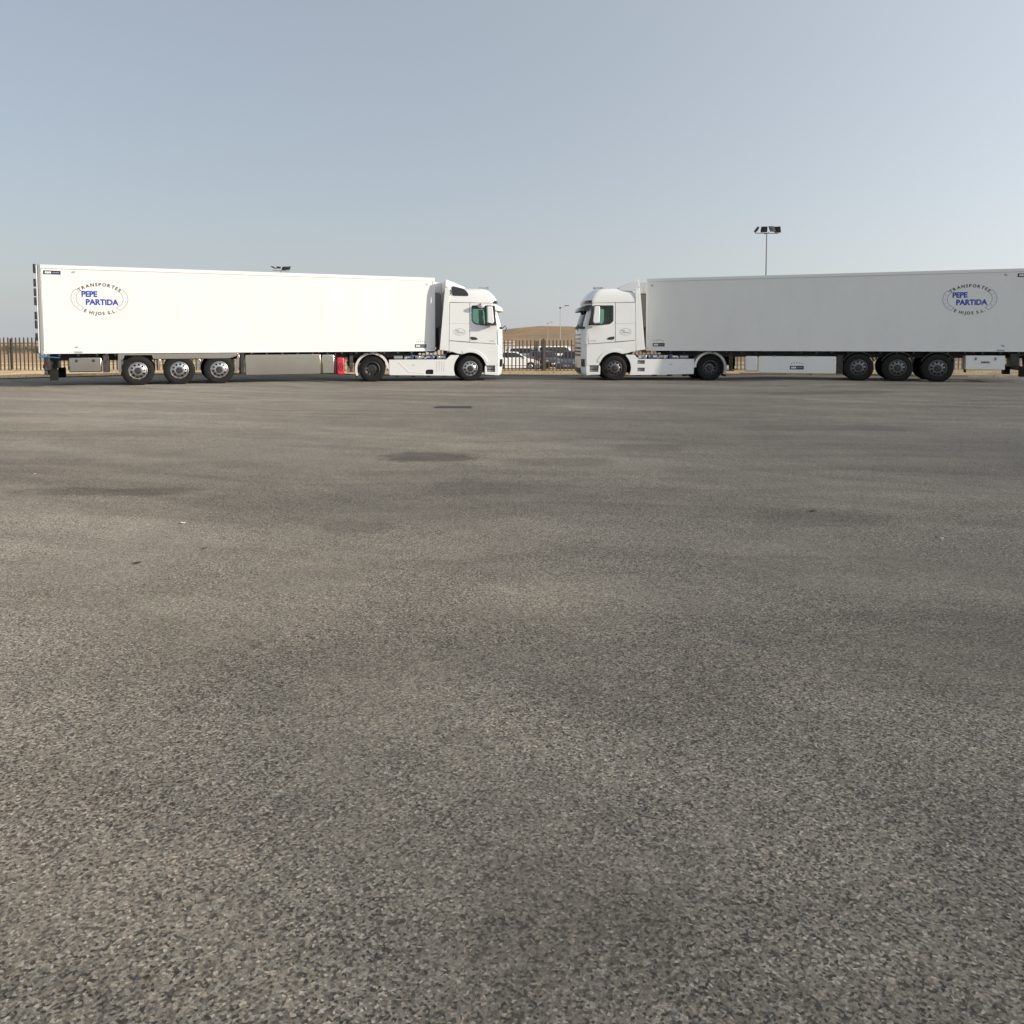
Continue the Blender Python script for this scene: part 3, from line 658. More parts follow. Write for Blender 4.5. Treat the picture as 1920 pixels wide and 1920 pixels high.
def tractor(name, label, loc, heading, vis, left):
    """origin on the ground under the front axle; x forward"""
    t = tag(empty(name, loc, heading), label, 'truck', 'white articulated lorries facing each other')
    sh = cab_solid('cab_shell', 0.0, 1.16, 3.70, -0.84); sh.parent = t
    inner = cab_solid('c', -0.05, 1.24, 3.56, -0.78)
    win = MB().prism(WIN, -2, 2).build('c', None)
    scr = MB().add([(x_, y_, z_) for x_ in (0.92, 2.2) for y_, z_ in ((-1.10, 2.14), (1.10, 2.14), (1.04, 2.90), (-1.04, 2.90))],
                   [(0, 1, 2, 3), (7, 6, 5, 4), (0, 4, 5, 1), (1, 5, 6, 2), (2, 6, 7, 3), (3, 7, 4, 0)]).build('c', None)
    for c_ in (inner, win, scr): c_.parent = t
    bpy.context.view_layer.update()
    cut(sh, [inner, win, scr])
    sh.data.materials.clear(); sh.data.materials.append(M['cab_white'])
    for p in sh.data.polygons: p.use_smooth = True
    sh.data.set_sharp_from_angle(angle=R_(28))
    patch('windscreen', 'glass_screen', t, 2.10, 2.94, -66, 66, -0.025, 6, 14, 0.006)
    patch('windscreen_frame', 'black_plastic', t, 2.06, 2.15, -70, 70, 0.006, 1, 14, 0.02)
    for s in (-1, 1):
        y0, y1 = s*1.2455, s*1.257
        # cab side panels with joints between them
        MB().prism([(-0.80, 1.55), (1.03, 1.40), (1.04, 2.15), (0.86, 3.10), (-0.80, 3.13)], s*1.235, s*1.2465).build('panel_joint', 'seal', t)
        dr = MB().prism(rounded([(-0.005, 3.095), (-0.005, 1.545), (1.03, 1.475), (1.10, 2.12), (0.89, 3.085)], [0.03, 0.03, 0.03, 0.03, 0.05]), y0, y1).build('door', 'cab_white')
        wc = MB().prism(WINB, -2, 2).build('c', None); cut(dr, [wc]); dr.parent = t
        dr.data.materials.clear(); dr.data.materials.append(M['cab_white'])
        jc = MB().prism(WINB, -2, 2).build('c', None); pj = [o for o in t.children if o.name.startswith('panel_joint')][-1]; pj.parent = None; cut(pj, [jc]); pj.parent = t
        pj.data.materials.clear(); pj.data.materials.append(M['seal'])
        MB().prism(WINB, s*1.215, s*1.2215).build('side_window', 'glass_green', dr)
        fw = MB().prism(WINB, s*1.222, s*1.252).build('window_frame', 'black_plastic'); fc = MB().prism(WIN, -2, 2).build('c', None); cut(fw, [fc]); fw.parent = dr
        fw.data.materials.clear(); fw.data.materials.append(M['black_plastic'])
        MB().prism(rounded([(0.02, 1.76), (0.03, 1.66), (0.09, 1.63), (0.30, 1.64), (0.29, 1.70), (0.20, 1.745)], 0.03), y1 - s*0.002, y1 + s*0.016).build('door_handle', 'black_plastic', dr)
        MB().prism([(-0.80, 3.10), (-0.83, 1.615), (-0.025, 1.555), (-0.025, 3.095)], y0, y1).build('rear_side_panel', 'cab_white', t, bev=0.003)
        MB().prism([(-0.83, 2.295), (-0.025, 2.275), (-0.025, 2.265), (-0.83, 2.285)], s*1.256, s*1.2585).build('swage_line', 'ink_mid', t)
        # lower panel with the wheel arch
        lo = [(-0.83, 1.59), (-0.84, 1.20), (-0.50, 1.09)] + arch(0.64, 118, 16) + [(0.64, 0.61), (1.13, 0.61), (1.13, 1.385), (1.03, 1.45), (-0.015, 1.52)]
        MB().prism(lo, s*1.17, s*1.255).build('wheel_arch_panel', 'cab_white', t, bev=0.006)
        lip = arch(0.76, 116, 20) + arch(0.63, 20, 116)
        MB().prism(lip, s*1.20, s*1.272).build('wheel_arch_lip', 'cab_white', t, bev=0.012)
        inn = arch(0.66, 178, 8) + arch(0.635, 8, 178)
        MB().prism(inn, s*0.80, s*1.19).build('inner_wing', 'black_plastic', t, smooth=30)
        # steps in front of the wheel
        st = box('step_well', 'grey_plastic', t, 0.62, 1.12, s*0.95, s*1.17, 0.345, 0.605, 0.01)
        box('step_tread', 'black_plastic', st, 0.68, 1.08, s*1.06, s*1.19, 0.44, 0.465, 0.004)
        MB().prism([(0.58, 0.52), (0.585, 0.24), (1.13, 0.22), (1.13, 0.34), (0.66, 0.345), (0.64, 0.60), (0.60, 0.60)], s*1.12, s*1.25).build('step_sill', 'cab_white', t, bev=0.012)
        # side air deflector behind the cab
        MB().prism(rounded([(-0.855, 1.185), (-1.215, 1.235), (-1.04, 3.14), (-0.985, 3.70), (-0.80, 3.64), (-0.815, 3.14)], 0.02), s*1.205, s*1.25).build('air_deflector', 'cab_white', t, bev=0.012)
        # mirrors
        mr = MB().prism(rounded([(0.86, 2.95), (0.64, 2.95), (0.66, 2.30), (0.86, 2.26), (0.93, 2.34)], 0.05), s*1.34, s*1.60).build('mirror_housing', 'cab_white', t, bev=0.03)
        MB().prism(rounded([(0.645, 2.91), (0.655, 2.90), (0.675, 2.34), (0.655, 2.33)], 0.003), s*1.37, s*1.575).build('mirror_glass', 'mirror', mr)
        MB().prism(rounded([(0.96, 2.97), (0.88, 2.98), (0.90, 2.22), (1.01, 2.24)], 0.03), s*1.36, s*1.58).build('mirror_back', 'black_plastic', mr, bev=0.02)
        MB().tube([(0.95, s*1.23, 2.93), (0.88, s*1.36, 2.96)], 0.028).tube([(0.98, s*1.23, 2.28), (0.86, s*1.40, 2.26)], 0.032).box(0.62, 0.99, s*1.35, s*1.59, 2.20, 2.275).build('mirror_arm', 'black_plastic', mr, bev=0.01)
        # side skirt
        sk = [(-3.20, 0.86), (-0.96, 0.86), (-0.78, 1.03), (-0.44, 1.03)] + arch(0.655, 128, 200, n=8)[1:] + [(-0.60, 0.215), (-3.18, 0.255)]
        sk = [p_ for p_ in sk if not (p_[1] < 0.26 and p_[0] > -0.6)] if False else sk
        k_ = MB().prism(sk, s*1.185, s*1.245).build('side_skirt', 'cab_white')
        holes = []
        if s == -1:
            holes.append(MB().prism(rounded([(-1.77, 0.275), (-1.47, 0.275), (-1.47, 0.46), (-1.70, 0.46), (-1.77, 0.42)], 0.05), -2, 2).build('c', None))
            for q in range(4): xx = -1.36+0.095*q; holes.append(MB().prism([(xx, 0.37), (xx+0.016, 0.37), (xx+0.045, 0.79), (xx+0.029, 0.79)], s*1.225, s*1.3).build('c', None))
            mats = 'black_plastic'
        else:
            for z0 in (0.36, 0.66): holes.append(MB().prism(rounded([(-1.20, z0), (-0.90, z0), (-0.92, z0+0.15), (-1.21, z0+0.15)], 0.02), -2, 2).build('c', None))
        cut(k_, holes); k_.parent = t; k_.data.materials.clear(); k_.data.materials.append(M['cab_white'])
        bvm = k_.modifiers.new('bevel', 'BEVEL'); bvm.width = 0.006; bvm.segments = 2; bvm.limit_method = 'ANGLE'
        MB().prism([(-2.86, 0.78), (-2.80, 0.78), (-2.42, 0.40), (-1.85, 0.34), (-1.85, 0.32), (-2.46, 0.37)], s*1.2445, s*1.252).build('skirt_crease', 'cab_white', k_, bev=0.004)
        Side(s, 1.246).flat('skirt_badge', 'ink_mid', k_, -2.26, 0.64, [(-.06, -.012), (.06, -.012), (.04, .014), (-.04, .014)], [(0, 1, 2, 3)])
        if s == -1:
            MB().cyl((-1.62, -1.12, 0.37), 0.075, -0.03, 0.12, seg=18).build('exhaust_pipe', 'chassis', k_, smooth=40)
        else:
            for z0 in (0.36, 0.66): box('skirt_step', 'grey_plastic', k_, -1.22, -0.88, 1.06, 1.18, z0-0.01, z0+0.16, 0.004)
        # rear wheel wing
        wg = arch(0.665, 204, 2, cx=-WB) + arch(0.575, 2, 204, cx=-WB)
        MB().prism(wg, s*0.64, s*1.235).build('rear_wing', 'grey_plastic' if False else 'cab_white', t, smooth=30, bev=0.0)
        box('wing_mudflap', 'rubber', t, -WB-0.64, -WB-0.60, s*0.68, s*1.22, 0.16, 0.30, 0.004)
        # tank, frame
        MB().prism(rounded([(-2.95, 0.30), (-1.9, 0.30), (-1.9, 0.80), (-2.95, 0.80)], 0.08), s*0.55, s*1.10).build('fuel_tank', 'polished', t, bev=0.03)
        MB().prism(rounded([(-1.8, 0.24), (-0.78, 0.24), (-0.78, 0.78), (-1.8, 0.78)], 0.05), s*0.55, s*1.05).build('silencer_box' if s == -1 else 'battery_box', 'chassis', t, bev=0.02)
        box('frame_rail', 'chassis', t, -WB-0.95, 1.0, s*0.38, s*0.45, 0.72, 0.99, 0)
        for q in range(4): box('skirt_bracket', 'chassis', t, -2.95+0.62*q, -2.80+0.62*q, s*0.9, s*1.18, 0.16+0.02*(q % 2), 0.30, 0.01)
        wheel(t, 0, s*1.22, 0.49, s, 0.512, 0.315, 'front', 'polished' if left else 'rim_dull_shaded')
        wheel(t, -WB, s*1.215, 0.49, s, 0.512, 0.30, 'drive', 'rim_dull_shaded', dual=True)
        box('headlamp', 'lens', t, 1.02, 1.12, s*1.02, s*1.19, 0.62, 0.92, 0.02)
        patch('corner_lamp', 'smoked', t, 0.56, 0.86, s*50, s*72, 0.012, 3, 5, 0.02, xfz=lambda z: bump_x(z))
        patch('corner_vane', 'cab_white', t, 1.45, 2.05, s*66, s*84, 0.022, 3, 4, 0.015)
        logo(Side(s, 1.257), t, -0.42, 1.95, 0.275, 'ink_mid')
        Side(s, 1.257).flat('door_badge', 'ink_mid', dr, 0.86, 1.585, [(-.11, -.012), (.11, -.012), (.11, .016), (-.11, .016)], [(0, 1, 2, 3)])
    # bumper and grille
    zs = [0.215, 0.27, 0.40, 0.62, 0.90, 1.20, 1.375]
    V = []; F = []; n = len(THS) + 2
    for z in zs:
        pts = [front_pt(1.3, th, -0.0, bump_x(z)) for th in THS]; pts = [(max(a, 1.135), b, z) for a, b, _ in pts]
        V += [(1.0, -1.243, z)] + pts + [(1.0, 1.243, z)]
    for i in range(len(zs)-1):
        for j in range(n): F.append((i*n+j, i*n+(j+1) % n, (i+1)*n+(j+1) % n, (i+1)*n+j))
    F.append(tuple(range(n))[::-1]); F.append(tuple((len(zs)-1)*n+j for j in range(n)))
    bmp = MB().add(V, F).build('front_bumper', 'cab_white', t, smooth=40)
    for k in range(3): patch('bumper_grille', 'black_plastic', bmp, 0.98+0.14*k, 1.05+0.14*k, -44, 44, 0.003, 1, 12, 0.02, xfz=bump_x)
    patch('bumper_intake', 'black_plastic', bmp, 0.30, 0.50, -40, 40, 0.008, 2, 10, 0.02, xfz=bump_x)
    for k in range(3): patch('grille_slat', 'grey_plastic', t, 1.47+0.17*k, 1.52+0.17*k, -42, 42, 0.003, 1, 12, 0.012)
    # wipers
    for y_ in (-0.45, 0.35): MB().tube([(1.43, y_, 2.10), (1.38, y_+0.45, 2.22)], 0.012).tube([(1.40, y_+0.1, 2.13), (1.36, y_+0.75, 2.28)], 0.010).build('wiper', 'black_plastic', t)
    MB().tube([(1.36, vis*0.98, 2.11), (1.44, vis*1.04, 2.20), (1.50, vis*1.02, 2.09), (1.44, vis*0.98, 1.98)], 0.022).build('front_mirror_arm', 'black_plastic', t, smooth=60)
    # sun visor, lamp panel
    vm = 'cab_white' if left else 'smoked'
    V = []; F = []; cols = list(range(-80, 81, 10)); rows = [(2.97, 0.0), (2.975, 0.14), (2.91, 0.235), (2.80, 0.275)]
    for lay in (0, 1):
        for (z, o_) in rows:
            for th in cols:
                p_ = front_pt(3.0, th, 0.01); k = 0.35+0.65*math.cos(R_(th))
                V.append((p_[0] + o_*k - 0.03*lay*0.3, p_[1]*(1+0.008), z - 0.028*lay + 0.09*(1-k)*(1 if o_ < 0.2 else 0.6)))
    nc = len(cols); nr = len(rows); m_ = nc*nr
    for i in range(nr-1):
        for j in range(nc-1):
            a = i*nc+j; F.append((a, a+1, a+nc+1, a+nc)); F.append((m_+a, m_+a+nc, m_+a+nc+1, m_+a+1))
    for j in range(nc-1): F.append((j, m_+j, m_+j+1, j+1)); a = (nr-1)*nc+j; F.append((a, a+1, m_+a+1, m_+a))
    for i in range(nr-1): F.append((i*nc, (i+1)*nc, m_+(i+1)*nc, m_+i*nc)); a = i*nc+nc-1; F.append((a, m_+a, m_+a+nc, a+nc))
    MB().add(V, F).build('sun_visor', vm, t, smooth=50)
    patch('lamp_panel', 'smoked', t, 3.075, 3.20, -80, 80, 0.010, 2, 16, 0.02)
    # roof parts
    rd = MB().add([(-0.16, -1.02, 3.72), (-0.16, 1.02, 3.72), (-0.60, -1.13, 3.90), (-0.60, 1.13, 3.90), (-0.955, -1.17, 4.03), (-0.955, 1.17, 4.03), (-0.985, -1.245, 3.74), (-0.985, 1.245, 3.74), (-0.70, -1.225, 3.56), (-0.70, 1.225, 3.56), (-0.20, -1.13, 3.58), (-0.20, 1.13, 3.58), (-0.90, -1.0, 3.70), (-0.90, 1.0, 3.70)],
                  [(0, 1, 3, 2), (2, 3, 5, 4), (4, 5, 13, 12), (6, 12, 8), (7, 9, 13), (4, 12, 6), (5, 7, 13), (4, 6, 2), (5, 3, 7), (2, 6, 8), (3, 9, 7), (2, 8, 10, 0), (3, 1, 11, 9), (0, 10, 11, 1), (8, 12, 13, 9), (8, 9, 11, 10)]).build('roof_spoiler', 'cab_white', t, bev=0.02)
    box('roof_hatch', 'grey_plastic', t, 0.02, 0.48, -0.3, 0.3, 3.695, 3.745, 0.015)
    MB().tube([(0.42, 0.75*vis, 3.735), (0.76, 0.75*vis, 3.72)], 0.03, 10).cyl((0.76, 0.75*vis, 3.72), 0.055, 0.0, 0.05, 'x', 12).build('air_horn', 'galv', t, smooth=50)
    MB().tube([(0.30, -0.5*vis, 3.64), (0.28, -0.5*vis, 3.80)], 0.008).build('aerial', 'black_plastic', t)
    if left:
        qp = rounded([(-0.69, 3.76), (-0.73, 3.57), (-0.67, 3.385), (-0.05, 3.375), (-0.07, 3.48), (-0.20, 3.635), (-0.30, 3.67)], 0.04)
        MB().prism(qp, vis*1.05, vis*1.236).build('upper_side_window', 'glass_dark', t, bev=0.01)
        km = MB().lathe([(0.001, -0.11), (0.09, -0.095), (0.15, -0.03), (0.165, 0.03), (0.001, 0.03)], (0.42, vis*1.42, 2.985), 'z', 20).build('kerb_mirror', 'cab_white', t, smooth=50)
        MB().tube([(0.42, vis*1.24, 3.06), (0.42, vis*1.42, 3.02)], 0.03).build('kerb_mirror_arm', 'black_plastic', km)
    # cabin inside
    box('cab_floor', 'fabric_dark', t, -0.75, 1.0, -1.15, 1.15, 1.26, 1.30, 0); box('rear_lining', 'fabric_dark', t, -0.77, -0.74, -1.18, 1.18, 1.3, 3.5, 0)
    box('headlining', 'fabric_dark', t, -0.74, 0.72, -1.12, 1.12, 3.36, 3.40, 0); box('upper_locker', 'fabric_dark', t, 0.55, 0.98, -1.12, 1.12, 2.98, 3.30, 0.03)
    MB().prism(rounded([(0.62, 1.3), (0.78, 2.12), (1.08, 2.16), (1.18, 2.05), (1.18, 1.3)], 0.05), -1.14, 1.14).build('dashboard', 'fabric_dark', t, bev=0.02)
    for s in (-1, 1):
        hi = 2.62 if not left else 2.28; x0 = -0.05 if left else 0.02
        se = MB().prism(rounded([(x0, 1.55), (x0+0.5, 1.58), (x0+0.52, 1.74), (x0+0.12, 1.72), (x0-0.02, hi), (x0-0.14, hi), (x0-0.06, 1.6)], 0.05), s*0.38, s*0.95).build('seat', 'fabric_grey', t, bev=0.04)
        if not left: box('headrest', 'fabric_grey', se, x0-0.12, x0+0.0, s*0.53, s*0.80, 2.58, 2.84, 0.04)
        box('seat_base', 'fabric_dark', t, 0.0, 0.4, s*0.45, s*0.88, 1.30, 1.56, 0.01)
    stw = [(0.56 + 0.06*math.sin(R_(q)), 0.66 + 0.23*math.cos(R_(q)), 2.08 + 0.21*math.sin(R_(q))) for q in range(0, 361, 15)]
    MB().tube(stw, 0.016).tube([(0.56, 0.43, 2.08), (0.56, 0.89, 2.08)], 0.02).tube([(0.56, 0.66, 2.08), (0.75, 0.66, 1.9)], 0.035).build('steering_wheel', 'black_plastic', t, smooth=60)
    # chassis odds and ends between cab and coupling
    MB().cyl((-WB+0.60, 0, 0), 0.46, 1.00, 1.075, 'z', 28).box(-WB-0.1, -WB+0.5, -0.30, 0.30, 1.0, 1.05).build('coupling_plate', 'chassis', t, smooth=40)
    box('rear_crossmember', 'chassis', t, -WB-0.95, -WB-0.85, -0.9, 0.9, 0.60, 0.98, 0.01)
    for s in (-1, 1): box('rear_lamp', 'lamp_red', t, -WB-0.99, -WB-0.95, s*0.5, s*0.95, 0.66, 0.80, 0.01)
    box('engine_block', 'chassis', t, -0.85, 0.9, -0.38, 0.38, 0.45, 1.12, 0.05)
    MB().tube([(0, -1.0, 0.49), (0, 1.0, 0.49)], 0.06).build('front_axle', 'chassis', t); MB().tube([(-WB, -1.0, 0.49), (-WB, 1.0, 0.49)], 0.10, 10).cyl((-WB, 0, 0.49), 0.26, -0.2, 0.2, 'x', 18).build('drive_axle', 'chassis', t, smooth=40)
    box('catwalk', 'galv', t, -2.6, -0.95, -0.9, 0.9, 0.985, 1.01, 0.004)
    for q in range(5): MB().cyl((-1.15-0.42*q, vis*1.0, 0.93), 0.085, -0.17, 0.17, 'x', 14).build('air_tank', 'polished' if q % 2 else 'galv', t, smooth=40)
    for q in range(7): box('valve_block', ('galv', 'polished', 'hose_blue')[q % 3], t, -1.05-0.26*q, -0.95-0.26*q, vis*1.03, vis*1.12, 0.87, 0.87+0.08+0.05*(q % 3), 0.012)
    for q, (mt, yy) in enumerate((('hose_blue', -0.25), ('red', 0.0), ('hose_yellow', 0.25))):
        pth = []
        for i in range(140):
            u = i/139; a = u*2*math.pi*13
            pth.append((-0.95-0.9*u + 0.0, yy + 0.055*math.cos(a), 1.55 - 0.28*math.sin(u*math.pi) - 0.22*u + 0.055*math.sin(a)))
        MB().tube(pth, 0.009, 5).build('air_hose', mt, t, smooth=60)
    # stack behind the cab
    MB().prism(rounded([(-1.02, 1.05), (-0.90, 1.05), (-0.90, 2.2), (-1.02, 2.2)], 0.03), -0.75, -0.45).build('air_intake', 'black_plastic', t, bev=0.02)
    return t
def bump_x(z):
    T_ = [(0.2, 1.30), (0.27, 1.365), (0.40, 1.395), (0.62, 1.41), (0.9, 1.42), (1.2, 1.42), (1.4, 1.415)]
    for (a, fa), (b, fb) in zip(T_, T_[1:]):
        if a <= z <= b: return fa + (fb-fa)*(z-a)/(b-a)
    return T_[-1][1]

# ------------------------------------------------------------------ place the two lorries
THL, THR = 0.4258, 0.3418; TLT, TRT = R_(9), R_(-1)
XL, YL, XR, YR = -3.0753, 30.8553, 5.4642, 31.3589
def lorry(left):
    if left:
        n = Vector((-math.sin(THL), math.cos(THL))); c = Vector((XL, YL)) + n*1.3; fwd = Vector((math.cos(THL), math.sin(THL))); hd = THL
        k = c - fwd*1.60; th = TLT; tf = Vector((math.cos(th), math.sin(th))); vis = -1
    else:
        n = Vector((math.sin(THR), math.cos(THR))); c = Vector((XR, YR)) + n*1.3; fwd = Vector((-math.cos(THR), math.sin(THR))); hd = math.pi - THR
        k = c - fwd*1.5254; tf = Vector((-math.cos(TRT), math.sin(TRT))); th = math.pi - TRT; vis = 1
    fa = k + tf*(WB - 0.6)
    trailer('semi_trailer', 'sunlit white refrigerated trailer with bare metal side boxes, a red box and polished wheels' if left else 'white refrigerated trailer in shade with white underfloor boxes, its rear cut by the picture edge',
            (c.x, c.y, 0.0), hd, vis, left)
    tractor('truck_tractor', 'white lorry tractor facing right with dark upper side window and white sun visor' if left else 'white lorry tractor facing left with dark sun visor and two step openings in its skirt',
            (fa.x, fa.y, -0.082), th, vis, left)
lorry(True); lorry(False)

# ------------------------------------------------------------------ fence
fen = tag(empty('palisade_fence', (0, fence_y(0), 0)), 'dark steel palisade fence of upright bars behind the lorries', 'fence')
bar = MB().box(-0.034, 0.034, -0.012, 0.012, 0.02, 1.62).add([(-0.034, -0.012, 1.62), (0.034, -0.012, 1.62), (0.034, 0.012, 1.62), (-0.034, 0.012, 1.62), (0, -0.012, 1.67), (0, 0.012, 1.67)], [(0, 1, 4), (2, 3, 5), (1, 2, 5, 4), (3, 0, 4, 5)]).mesh('bar')
bar.materials.append(M['fence_steel'])
fx = [-30 + 0.2*i for i in range(290)]
for x in fx:
    o = bpy.data.objects.new('bar', bar); COL.objects.link(o); o.parent = fen
    o.location = (x + random.uniform(-.008, .008), fence_y(x) - fence_y(0), fence_z(x)); o.rotation_euler = (0, random.uniform(-.008, .008), random.uniform(-.03, .03))
px_ = [-30 + 2.4*i for i in range(25)]
post = MB().box(-0.034, 0.034, 0.03, 0.11, -0.2, 1.60).mesh('post'); post.materials.append(M['fence_steel'])
for x in px_[:-1]:
    o = bpy.data.objects.new('post', post); COL.objects.link(o); o.parent = fen; o.location = (x+0.1, fence_y(x+0.1) - fence_y(0), fence_z(x+0.1))
for x0, x1 in zip(px_, px_[1:]):
    for zz in (0.28, 1.36):
        MB().tube([(x0+0.1, fence_y(x0+0.1)-fence_y(0)+0.02, fence_z(x0+0.1)+zz), (x1+0.1, fence_y(x1+0.1)-fence_y(0)+0.02, fence_z(x1+0.1)+zz)], 0.014, 4).build('rail', 'fence_steel', fen)
gp = box('gate_post', 'fence_steel', fen, 1.64, 1.75, -0.10, 0.04, -0.2, 1.64, 0.01)

# ------------------------------------------------------------------ parked cars beyond the fence
def car(label, loc, rz, L, W, H, paint, kind, rough=0.25):
    pm = simple('car_paint', paint, rough, coat=0.8)
    c = tag(empty('parked_car', loc, rz), label, 'car', 'cars parked beyond the fence')
    hw = W/2; fr = L/2
    if kind == 'hatch': P = [(-fr, .32), (-fr-.02, .62), (-fr+.06, .95), (-fr+.25, 1.0), (fr-1.05, .98), (fr-.35, .84), (fr-.03, .66), (fr, .34), (fr-.15, .2), (-fr+.15, .22)]; G = [(-fr+.10, .97), (-fr+.42, H-.04), (-fr+1.1, H), (fr-1.75, H-.03), (fr-1.0, .96)]
    elif kind == 'suv': P = [(-fr, .38), (-fr, .8), (-fr+.04, 1.08), (fr-1.15, 1.08), (fr-.3, .98), (fr-.02, .78), (fr, .4), (fr-.2, .28), (-fr+.2, .28)]; G = [(-fr+.08, 1.06), (-fr+.28, H-.04), (-fr+.9, H), (fr-1.9, H-.03), (fr-1.1, 1.06)]
    elif kind == 'van': P = [(-fr, .35), (-fr, 1.05), (fr-.7, 1.05), (fr-.15, .95), (fr, .7), (fr, .35), (fr-.2, .25), (-fr+.2, .25)]; G = [(-fr+.01, 1.04), (-fr+.03, H-.08), (-fr+.2, H), (fr-1.5, H), (fr-.65, 1.04)]
    b = MB().prism(rounded(P, 0.08, 2), -hw, hw)
    bo = b.build('body', pm)
    wb = L*0.60; wx = (-wb/2-0.02, wb/2+0.02)
    cs = [MB().lathe([(0.001, -3), (0.36, -3), (0.36, 3), (0.001, 3)], (x_, 0, 0.31), 'y', 20).build('c', None) for x_ in wx]
    cut(bo, cs); bo.parent = c; bo.data.materials.clear(); bo.data.materials.append(pm)
    bm = bo.modifiers.new('bevel', 'BEVEL'); bm.width = 0.05; bm.segments = 3; bm.limit_method = 'ANGLE'
    # cabin tapers to the roof
    V = []; n = len(G)
    zt = max(z for _, z in G); zb = min(z for _, z in G)
    for s in (-1, 1):
        for x_, z_ in G: V.append((x_, s*(hw-0.05-0.20*(z_-zb)/(zt-zb)*(0.35 if kind == 'van' else 1)), z_))
    F = [tuple(range(n)), tuple(range(2*n-1, n-1, -1))] + [(i, i+n, (i+1) % n+n, (i+1) % n) for i in range(n)]
    MB().add(V, F).build('roof', pm, c, bev=0.04)
    # glazing stands a little proud of the cabin
    cx = sum(p[0] for p in G)/n; cz = (zt+zb)/2
    for s in (-1, 1):
        gp_ = []
        for x_, z_ in G:
            k = 0.86; gx_, gz_ = cx+(x_-cx)*k, cz+(z_-cz)*0.72
            gp_.append((gx_, s*(hw-0.05-0.20*(gz_-zb)/(zt-zb)*(0.35 if kind == 'van' else 1)+0.008), gz_))
        gl = MB().add([(a, b_, z_) for a, b_, z_ in gp_] + [(a, b_-s*0.03, z_) for a, b_, z_ in gp_], [tuple(range(n))] + [tuple(range(2*n-1, n-1, -1))] + [(i, (i+1) % n, (i+1) % n+n, i+n) for i in range(n)]).build('side_glass', 'glass_dark', c)
        pb = MB().prism([(cx-0.05, cz-0.22), (cx+0.05, cz-0.22), (cx+0.03, cz+0.24), (cx-0.03, cz+0.24)], s*(hw-0.16), s*(hw-0.05)).build('pillar', 'black_plastic', gl)
    f0, f1 = G[-1], G[-2]; r0, r1 = G[0], G[1]
    for nm, (a, b2), o_ in (('windscreen', (f0, f1), 0.012), ('rear_glass', (r0, r1), -0.012)):
        q = [(a[0]+(b2[0]-a[0])*k+o_, z_) for k, z_ in ((0.08, a[1]+(b2[1]-a[1])*0.08), (0.92, a[1]+(b2[1]-a[1])*0.92))]
        w0, w1 = hw-0.14, hw-0.28
        MB().add([(q[0][0], -w0, q[0][1]+.01), (q[0][0], w0, q[0][1]+.01), (q[1][0], w1, q[1][1]+.01), (q[1][0], -w1, q[1][1]+.01), (q[0][0]-o_*2, -w0, q[0][1]), (q[0][0]-o_*2, w0, q[0][1]), (q[1][0]-o_*2, w1, q[1][1]), (q[1][0]-o_*2, -w1, q[1][1])],
                 [(0, 1, 2, 3), (7, 6, 5, 4), (0, 4, 5, 1), (1, 5, 6, 2), (2, 6, 7, 3), (3, 7, 4, 0)]).build(nm, 'glass_dark', c)
    for s in (-1, 1):
        for x_ in wx:
            wh = MB().lathe([(0.20, 0.02), (0.29, 0.0), (0.32, 0.04), (0.32, 0.18), (0.29, 0.2)], (0, 0, 0), 'y', 22); wh.v = [(a, -s*b_, z_) for a, b_, z_ in wh.v]
            wo = wh.build('wheel', 'tyre_far', c, smooth=40); wo.location = (x_, s*(hw-0.01), 0.31)
            ri = MB().lathe([(0.21, 0.04), (0.17, 0.015), (0.05, 0.02), (0.001, 0.02)], (0, 0, 0), 'y', 20, skip=lambda k, j: j == 1 and k % 4 == 0); ri.v = [(a, -s*b_, z_) for a, b_, z_ in ri.v]
            ri.build('rim', 'polished', wo, smooth=40)
        box('headlamp', 'lens', c, fr-0.22, fr-0.02, s*(hw-0.38), s*(hw-0.03), .60, .74, 0.02)
        box('tail_lamp', 'lamp_red', c, -fr-0.025, -fr+0.12, s*(hw-0.22), s*(hw-0.01), .70, .92, 0.02)
        box('door_mirror', pm, c, fr-1.35, fr-1.2, s*(hw-0.04), s*(hw+0.12), .97, 1.09, 0.02)
    box('number_plate', 'plate_white', c, fr-0.01, fr+0.012, -0.26, 0.26, .40, .51, 0.003)
    MB().box(-fr+0.3, fr-0.3, -hw+0.1, hw-0.1, .17, .3).build('underbody', 'chassis', c)
    return c
car('white hatchback parked close behind the fence, beside the right-facing tractor', (0.05, 60, -0.80), R_(14), 4.0, 1.72, 1.50, (0.80, 0.80, 0.80), 'hatch')
car('black car parked nose-on just right of the white hatchback', (2.75, 64.5, -0.80), R_(-70), 4.2, 1.78, 1.46, (0.012, 0.012, 0.014), 'hatch')
car('dark blue hatchback parked behind the fence beside the left-facing tractor', (4.75, 59.5, -0.80), R_(-110), 4.1, 1.76, 1.55, (0.05, 0.085, 0.14), 'hatch')
car('white van parked behind the black car', (4.3, 72, -0.80), R_(12), 4.4, 1.85, 1.85, (0.80, 0.80, 0.79), 'van')
car('silver-white car seen above the white hatchback and the black car', (1.5, 73, -0.80), R_(8), 4.3, 1.78, 1.72, (0.72, 0.73, 0.75), 'suv')
wl_ = tag(box('boundary_wall', 'wall_cream', None, -14, 6.4, 82.0, 82.25, -1.1, 1.0, 0.02), 'low cream wall behind the parked cars', 'wall')
hut = tag(empty('site_hut', (-0.6, 79.5, -0.9)), 'small pale hut rising above the cream wall', 'hut')
